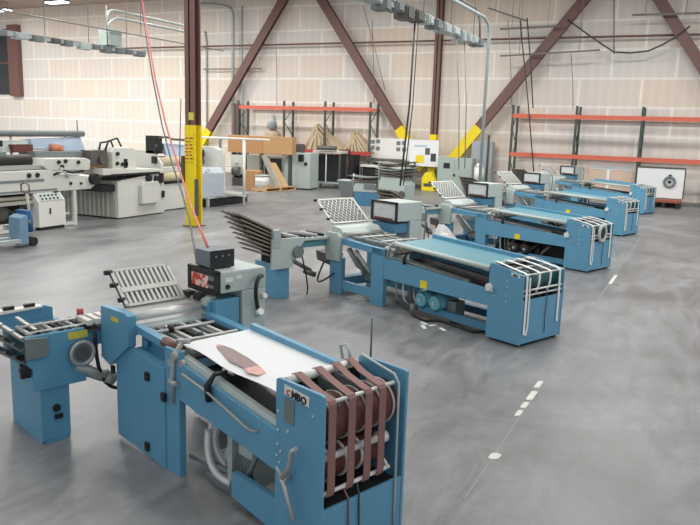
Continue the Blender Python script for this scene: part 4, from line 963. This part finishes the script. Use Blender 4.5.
# grey cabinet machine + dark open rack
p = at_z(284, 188.5)
t = thing('machine_cabinet', (p.x, p.y, 0), .1, 'pale grey machine cabinet with black dials in front of the left rack', 'machine')
MB().box(0, 1.25, 0, 1.0, .05, 1.62).build('cabinet', GREY, t, bevel=.015)
mb = MB()
for x, z in ((.25, 1.4), (.85, 1.42), (1.05, 1.15)): mb.cyl((x, 0, z), (x, -.05, z), .08)
mb.box(.7, .95, -.06, 0, 1.25, 1.55); mb.build('dial', BLACK, t)
MB().box(.2, .7, .3, .7, 1.62, 2.0).build('motor', DSTEEL, t); MB().box(.05, 1.2, .05, .95, 0, .05).build('plinth', DARK, t)
p = at_z(312, 187.5)
t = thing('open_press', (p.x, p.y, 0), .1, 'dark open-framed press with pale top beside the grey machine cabinet', 'machine')
for x, y in ((0, 0), (1.3, 0), (0, .9), (1.3, .9)): MB().box(x, x+.07, y, y+.07, 0, 1.6).build('post', DSTEEL, t)
MB().box(0, 1.37, 0, .97, 1.6, 1.72).build('top', CREAM, t, bevel=.01); MB().box(.05, 1.32, .2, .9, .3, 1.5).build('body', DARK, t)
MB().box(.0, 1.37, -.05, .97, .22, .3).build('lower_shelf', GALV, t); MB().box(.66, .71, -.03, .0, .3, 1.6).build('centre_bar', WHITE, t)
MB().cyl((.3, -.1, 1.85), (1.2, -.1, 1.85), .1).build('roller', DSTEEL, t)
p = at_y(343, 182, 31.7)
t = thing('paper_press', (p.x, p.y, 0), 0, 'dark brown machine with red-brown motor left of the white carton', 'machine')
MB().box(-.5, .5, 0, .8, .0, 1.5).build('body', DARK, t, bevel=.02); MB().box(-.3, .3, -.06, 0, .9, 1.3).cyl((-.2, -.05, 1.6), (.3, .1, 1.6), .16).build('motor', MARDRUM, t); MB().cyl((-.45, -.02, .5), (.45, -.02, .5), .06).build('roller', DSTEEL, t)
p = at_y(350, 178, 32.9)
solid('white_carton', MB().prism([(p.x-.3, 0), (p.x+.3, 0), (p.x+.3, .55), (p.x+.1, .62), (p.x-.3, .55)], p.y-.2, p.y+.3, 'y'), WHITE, 'small white carton on the floor beneath the red rack shelf', 'carton')
# bench with white boards
zx = at_y(377, 178, 32.6); bx0 = at_y(365, 170, 32.6).x; bx1 = at_y(409, 170, 32.6).x
t = thing('work_bench', (bx0, 32.0, 0), 0, 'dark workbench with pale top below the white board of pictures', 'bench')
MB().box(0, bx1-bx0, 0, .8, .95, 1.05).build('top', WHITE, t, bevel=.01); MB().box(.1, bx1-bx0-.1, .1, .75, .05, .95).build('cabinet', DARK, t)
for x in (0, bx1-bx0-.08): MB().box(x, x+.08, 0, .08, 0, .95).build('leg', DSTEEL, t)
a = at_y(368, 137.5, 33.0); b = at_y(410, 161, 33.0)
t = thing('picture_board', (a.x, 33.0, 0), 0, 'wide white board with grey pictures above the workbench', 'board')
w = b.x-a.x
MB().box(0, w, 0, .05, b.z, a.z).build('panel', WHITE, t)
mb = MB()
for k, (x, z) in enumerate(((.15, .72), (.4, .75), (.15, .45), (.4, .42), (1.35, .7), (1.6, .72), (1.35, .42), (1.62, .42))): mb.box(w*x/2.0, w*(x+.18)/2.0, -.01, 0, b.z+(a.z-b.z)*z, b.z+(a.z-b.z)*(z+.18))
mb.build('picture', GREYD, t); MB().box(0, .06, .05, .1, 0, b.z).box(w-.06, w, .05, .1, 0, b.z).build('leg', DSTEEL, t)
MB().box(0, w, -.3, -.02, b.z-.16, b.z-.02).cyl((.3, -.2, b.z), (w-.2, -.2, b.z), .07).build('clutter_shelf', DSTEEL, t)
a = at_y(411.5, 139.5, 33.0); b = at_y(438.5, 167, 33.0)
t = thing('notice_board', (a.x, 32.85, 0), .03, 'white notice board with a yellow note and dark squares before the yellow column base', 'board')
w = b.x-a.x; h = a.z-b.z
MB().box(0, w, 0, .05, b.z, a.z).build('panel', PAPER, t)
MB().box(w*.22, w*.5, -.01, 0, b.z+h*.12, b.z+h*.42).build('note', YEL, t, 'yellow note'); MB().box(w*.54, w*.7, -.01, 0, b.z+h*.45, b.z+h*.7).build('note', DSTEEL, t); MB().box(w*.74, w*.92, -.01, 0, b.z+h*.2, b.z+h*.5).build('note', HOSEB, t)
MB().box(w*.15, w*.6, -.008, 0, b.z+h*.74, b.z+h*.8).build('note', FILM, t); MB().box(.05, .11, .05, .1, 0, b.z).box(w-.1, w-.04, .05, .1, 0, b.z).build('leg', DSTEEL, t)
p = at_y(430, 178, 32.3)
t = thing('yellow_cart', (p.x, 32.2, 0), 0, 'low yellow guard block below the notice board', 'guard')
MB().prism([(-.3, 0), (.35, 0), (.35, .5), (.15, .85), (-.15, .85), (-.3, .6)], -.2, .2, 'y').build('body', YEL, t, bevel=.02); MB().box(-.2, .2, -.21, -.2, .2, .35).build('plate', DKUP, t)
a = at_y(438, 157, 32.2); b = at_y(471, 186, 32.2)
t = thing('electrical_cabinet', (a.x, 32.2, 0), 0, 'pale green electrical cabinet under the yellow end of a diagonal brace', 'cabinet')
MB().box(0, b.x-a.x, 0, .6, 0, a.z).build('case', CONDG, t, bevel=.02); MB().box(.05, (b.x-a.x)/2-.02, -.02, 0, .1, a.z-.1).build('door', CONDG, t); MB().box((b.x-a.x)/2+.02, b.x-a.x-.05, -.02, 0, .1, a.z-.1).build('door', CONDG, t)
MB().cyl(((b.x-a.x)/2, -.02, .8), ((b.x-a.x)/2, -.06, .8), .05).box(.3, .6, -.03, -.02, a.z-.5, a.z-.25).build('handle', BLACK, t)
a = at_y(472, 141, 33.2); b = at_y(490, 186, 33.2)
t = thing('switchgear_cabinet', (a.x, 33.2, 0), 0, 'tall blue-grey panel box standing right of the diagonal brace foot', 'cabinet')
MB().box(0, b.x-a.x, 0, .4, .0, a.z).build('case', mat('panel_grey', (158, 164, 166), .5), t, bevel=.02); MB().box((b.x-a.x)*.75, (b.x-a.x)*.85, -.03, 0, .1, a.z+.3).build('conduit', DKUP, t)
p = at_y(480, 169, 31.5)
t = thing('plastic_jug', (p.x, 31.4, 0), 0, 'white jug on a dark stand in front of the blue-grey panel', 'jug')
MB().cyl((0, 0, .62), (0, 0, 1.25), .22, .22).cyl((0, 0, 1.25), (0, 0, 1.45), .22, .07).build('jug_body', WHITE, t); MB().cyl((0, 0, 1.45), (0, 0, 1.53), .06).build('cap', HOSEB, t); MB().box(-.3, .3, -.3, .3, 0, .62).build('stand', DARK, t)
# stuff below right rack
a = at_y(591, 164, YW-.9); b = at_y(633, 171, YW-.9); c = at_y(633, 187, YW-.9)
t = thing('stacked_panel', (a.x, YW-.95, 0), 0, 'white panel above a pale tan sheet leaning under the right rack', 'panel')
w = b.x-a.x
MB().box(0, w, 0, .05, b.z, a.z).build('white_sheet', PAPER, t); MB().box(0, w, .02, .07, 0, b.z).build('tan_sheet', mat('pink_tan_sheet', (206, 184, 166), .7), t, 'pale tan lower sheet'); MB().box(w*.4, w*.47, -.01, .02, 0, b.z).build('strip', PAPER, t)
a = at_y(638, 167.5, 32.5); b = at_y(682, 198, 32.5)
t = thing('display_board', (a.x, 32.5, 0), 0, 'large white board with round grey gauge standing on a low red-brown pallet', 'board')
w = b.x-a.x
MB().box(0, w, 0, .06, .34, a.z).build('panel', PAPER, t); MB().box(-.02, w+.03, -.01, .07, a.z, a.z+.07).box(w, w+.05, -.01, .07, .34, a.z).build('frame', DSTEEL, t); MB().box(0, w, .06, .1, 0, .34).build('leg', DSTEEL, t)
gx = at_y(669.5, 182, 32.5); gx = (gx.x-a.x, gx.z)
MB().tube([(gx[0]+.2*math.cos(q), -.04, gx[1]+.2*math.sin(q)) for q in [i*math.pi/14 for i in range(28)]], .045, 8, True).build('gauge_ring', GREYD, t); MB().cyl((gx[0], -.02, gx[1]), (gx[0], .0, gx[1]), .17, seg=20).build('gauge_face', GREY, t); MB().cyl((gx[0], -.04, gx[1]), (gx[0], -.02, gx[1]), .06).box(gx[0]-.05, gx[0]+.05, -.06, 0, gx[1]+.2, gx[1]+.3).build('gauge_hub', BLACK, t)
t = thing('low_pallet', (a.x, 31.75, 0), 0, 'low red-brown pallet under the white board with round gauge', 'pallet')
MB().box(.7, w, 0, .7, .22, .32).build('deck', mat('red_brown_wood', (150, 88, 66), .7), t); MB().box(.75, .9, 0, .7, 0, .22).box(w-.2, w-.05, 0, .7, 0, .22).box(w*.6, w*.6+.15, 0, .7, 0, .22).build('stringer', DARK, t)
p = at_y(699, 190, 33.3)
t = thing('dark_locker', (p.x+.45, 33.2, 0), 0, 'dark cabinet edge at the extreme right beside the wall', 'cabinet')
MB().box(-.05, .9, 0, .5, 0, 1.0).build('case', DARK, t, bevel=.02); MB().box(.05, .8, -.02, 0, .1, .9).build('door', DSTEEL, t)

# ------------------------------------------------------------------ overhead services
ZB = 5.2
def busway(x, y0, y1, label, seed, k_=1.):
    q = random.Random(seed); t = thing('busway', (x, y0, ZB), 0, label, 'busway', 'overhead busways')
    MB().box(-.12*k_, .12*k_, 0, y1-y0, -.02, .1).box(-.16*k_, .16*k_, 0, y1-y0, .1, .12).build('trunking', GALV, t)
    y = .3
    while y < y1-y0-.4:
        l = q.uniform(.28, .5); m = q.choice((GREYD, GALV, GREYD, DSTEEL, GREY)); d = q.choice((.1, .16, .05))
        MB().box(-.2*k_, .2*k_, y, y+l, -(d+.03)*k_, .17*k_).box(.2*k_, .24*k_, y+.05, y+l-.05, -d*k_, .12*k_).build('tap_box', m, t); y += l+q.uniform(.1, .35)
    for k in range(5):
        yy = (y1-y0)*(k+.5)/5; MB().cyl((0, yy, .15), (0, yy, 9.6-ZB), .012, seg=6).build('hanger_rod', PIPE, t)
    return t
XL = at_z(115, 51, ZB).x; XR = -6.0
yl0 = 12.5; yl1 = at_z(168, 55, ZB).y; yr1 = 21.2
busway(XL, yl0, yl1, 'grey overhead busway left of the yellow-based column with green-grey box', 4, .6)
busway(XR, 11, yr1-.4, 'grey overhead busway with hanging tap boxes right of centre', 5, .75)
p = at_z(125, 50, ZB)
t = thing('junction_box', (XL, p.y, ZB+.15), 0, 'green-grey junction box with two bent conduits on the left busway', 'junction box')
MB().box(-.25, .25, -.3, .3, 0, .55).build('case', CONDG, t, bevel=.01)
for k, (dx, zz) in enumerate(((-.1, 1.25), (.1, .98))):
    MB().tube([(dx, .0-.15*k, .55), (dx, .0-.15*k, zz-.25), (dx, .1, zz-.07), (dx, .3, zz), (dx, 4.6, zz)], .045).build('conduit', GALV if k else CONDG, t)
MB().tube([(.2, -.35, 0), (.2, -.35, 1.3)], .02).build('stub_rod', PIPE, t)
t = thing('service_pipe', (XL+.4, 0, 0), 0, 'thin brown pipe running above the left busway', 'pipe', 'overhead pipes')
MB().cyl((0, 13, ZB+.62), (0, 26, ZB+.62), .025).cyl((0, 15, ZB+.62), (0, 15, 9.57), .012).cyl((0, 21, ZB+.62), (0, 21, 9.57), .012).build('pipe_run', PIPE, t)
def pipe(pts, r, label, m=PIPE, cat='pipe', group='overhead pipes', name='service_pipe'):
    return solid(name, MB().tube(pts, r), m, label, cat, group)
zA = at_y(345, 43, YW-.4).z
pipe([(-33, YW-.4, zA), (8, YW-.4, zA)], .045, 'long thin pipe running level across the whole back wall', BROWN)
z2 = at_y(215, 69, YW-.3).z
pipe([(at_y(203, 69, YW-.3).x, YW-.3, z2), (at_y(262, 68, YW-.3).x, YW-.3, z2)], .035, 'short level pipe crossing the brace right of the column')
pv = at_y(233, 40, YW-.35); px_ = pv.x
pipe([(at_y(198, 4, YW-.35).x, YW-.35, 9.25), (px_-.6, YW-.35, 9.05), (px_-.15, YW-.35, 8.9), (px_, YW-.35, 8.6), (px_, YW-.35, .1)], .09, 'thick grey conduit bending down the wall right of the column', GALV)
pipe([(px_+.55, YW-.3, 9.0), (px_+.55, YW-.3, .1)], .05, 'thin grey conduit parallel to the thick bent one', GALV)
q = at_y(204, 80, YW-.3); pipe([(q.x-.1, YW-.06, 7.8), (q.x, YW-.06, 7.2), (q.x, YW-.06, .1)], .05, 'narrow grey conduit close behind the yellow-based column', GALV)
column('wall_post', at_y(237, 110, YW-.3).x, YW-.3, .35, .35, 3.9, 0, 'short brown steel post behind the thick bent conduit', '')
# right conduit dropping from busway end
pe = V((XR, yr1, 0))
pipe([(XR+.05, yr1-5, ZB+.75), (XR+.05, yr1-.6, ZB+.75), (XR+.05, yr1-.15, ZB+.62), (XR+.05, yr1, ZB+.3), (XR+.05, yr1, 0.0)], .05, 'grey conduit bending down from the right busway end to the floor', GALV)
pipe([(XR-.2, yr1-5, ZB+1.0), (XR-.2, yr1-.7, ZB+1.0), (XR-.2, yr1-.2, ZB+.75), (XR-.2, yr1-.05, ZB+.2)], .03, 'thinner conduit looping over the right busway end', PIPE)
def drop(px, y, z0, z1, label, r=.022, m=HOSEB, dx=0.):
    a = V((XR, y, z0)); b = V((XR+dx, y+.1, z1)); solid('drop_cable', MB().tube([a, a*.5+b*.5+V((.05, 0, 0)), b], r, 6), m, label, 'cable', 'cables dropping from the right busway')
def ybus(px):
    best = min((abs((lambda d: 350+FPX*d.dot(cr)/d.dot(cf))(V((XR, y/10, ZB))-CAM)-px), y/10) for y in range(100, 320)); return best[1]
drop(416, ybus(416), ZB, 1.5, 'thick black cable dropping from the right busway past the brace', .024, HOSEB, -.22)
drop(420, ybus(419), ZB, 1.5, 'second black cable hanging close beside the thick one', .014, HOSEB, -.22)
drop(448, ybus(456), ZB, 1.8, 'thin cable hanging slanted near the second column', .014, PIPE, .25)
drop(460, ybus(464), ZB, 1.8, 'thin cable hanging slanted beside the long yellow brace foot', .014, PIPE, .2)
for k, (xa, ya, xb, yb_, yy, lab) in enumerate(((372, 20, 374, 104, YW-.8, 'thin hanging wire above the left rack end'), (363, 5, 385, 90, YW-1, 'thin slanted wire above the picture board'), (508, 20, 512, 108, YW-.6, 'thin wire hanging left of the right rack'), (520, 20, 534, 175, YW-1.4, 'dark cable hanging in front of the right rack'),
        (527, 18, 533, 108, YW-1.4, 'second dark cable hanging before the right rack'), (571, 54, 573, 108, YW-.6, 'thin wire hanging above the middle rack upright'), (276, 50, 277, 105, YW-.6, 'thin curved wire above the orange beam of the left rack'))):
    a = at_y(xa, ya, yy); b = at_y(xb, yb_, yy)
    solid('hanging_wire', MB().tube([a, a*.5+b*.5+V((.03, 0, 0)), b], .03 if 'dark' in lab else .018, 6), HOSEB if 'dark' in lab else PIPE, lab, 'wire', 'wires hanging along the back wall')
a = at_y(600, 30, YW-.7)
solid('slack_cable', MB().tube([at_y(*p, YW-.7) for p in ((568, 20), (590, 36), (603, 45), (614, 52), (630, 53), (648, 51), (662, 45), (676, 37), (690, 26))], .035, 6), HOSEB, 'slack dark cable drooping across the upper right wall', 'cable')
solid('conduit_hook', MB().tube([at_y(*p, YW-.5) for p in ((614, -50), (614, 54))], .03, 6), PIPE, 'vertical conduit down to the slack cable', 'conduit')
for (p0, p1, r, lab) in (((500, 29), (560, 26), .05, 'level pipe stub crossing the long brace, upper of two'), ((500, 56), (600, 50), .035, 'level pipe crossing the long brace below the upper stub'), ((488, 8), (527, 21), .035, 'short slanting pipe left of the long brace top'), ((632, 15), (700, 13), .04, 'dark level pipe at the top right corner')):
    a = at_y(*p0, YW-1.0); b = at_y(*p1, YW-1.0); u = V((0, 0, 0)); solid('service_pipe', MB().tube([a, b], r).cyl(a.lerp(b, .2), (a.lerp(b, .2).x, a.y, 9.6), .012, seg=6).cyl(a.lerp(b, .8), (a.lerp(b, .8).x, a.y, 9.6), .012, seg=6), PIPE, lab, 'pipe', 'overhead pipes')
# hoses from above to the console of the nearest machine
for nm, m, lab, path, e in (('air_hose', HOSER, 'red air hose hanging from above down to the red-display console', ((140, -12), (147, 30), (155, 78), (166, 125), (178, 165), (190, 203), (199, 226)), (-2.66, .92, 1.632)),
        ('air_hose', HOSEB, 'dark air hose hanging from above down to the red-display console', ((139, -12), (145, 30), (152, 75), (162, 125), (171, 160), (182, 193), (190, 222), (194, 246)), (-2.745, .86, 1.46))):
    e = A1 @ V(e); ze = (e-CAM).dot(cf); n = len(path); pts = [CAM + sight(*p)*(12.5+(ze-12.5)*k/n) for k, p in enumerate(path)] + [e]
    top = pts[0].copy(); top.z = 9.57
    solid(nm, MB().tube([top] + pts, .011 if m is HOSEB else .013, 6), m, lab, 'hose', 'air hoses over the nearest machine')
# ceiling lights
for (px, py, lab) in ((57, 3, 'glowing ceiling lamp at the top left, the one farther from the corner'), (1, 11, 'glowing ceiling lamp cut by the left edge of the photo')):
    p = at_z(px, py, 9.1)
    t = thing('ceiling_lamp', (p.x, p.y, 9.1), 0, lab, 'lamp', 'ceiling lamps at the far left')
    MB().box(-.7, .7, -.25, .25, .05, .16).build('housing', GREYD, t); MB().box(-.68, .68, -.22, .22, 0, .05).build('tube_panel', LAMP, t); MB().cyl((-.5, 0, .16), (-.5, 0, .5), .01).cyl((.5, 0, .16), (.5, 0, .5), .01).build('hanger', PIPE, t)

# ------------------------------------------------------------------ light
def area(x, y, z, sx, sy, power, col=(1, .985, .96)):
    l = bpy.data.lights.new('bay_light', 'AREA'); l.shape = 'RECTANGLE'; l.size = sx; l.size_y = sy; l.energy = power; l.color = col
    o = bpy.data.objects.new('bay_light', l); COL.objects.link(o); o.location = (x, y, z)
for x in (-38, -29, -20, -11, -2, 7):
    for y, k in ((2, .35), (10, .85), (18, 1.15), (26, 1.15)): area(x, y, 9.3, 4, 1.2, 480*k*(1.7 if x < -24 else .9 if x > -5 else 1))
w = bpy.data.worlds.new('hall'); scn.world = w; w.use_nodes = True
w.node_tree.nodes['Background'].inputs[0].default_value = (.88, .94, 1, 1); w.node_tree.nodes['Background'].inputs[1].default_value = .75
scn.view_settings.view_transform = 'Standard'; scn.view_settings.look = 'None'; scn.view_settings.exposure = 0
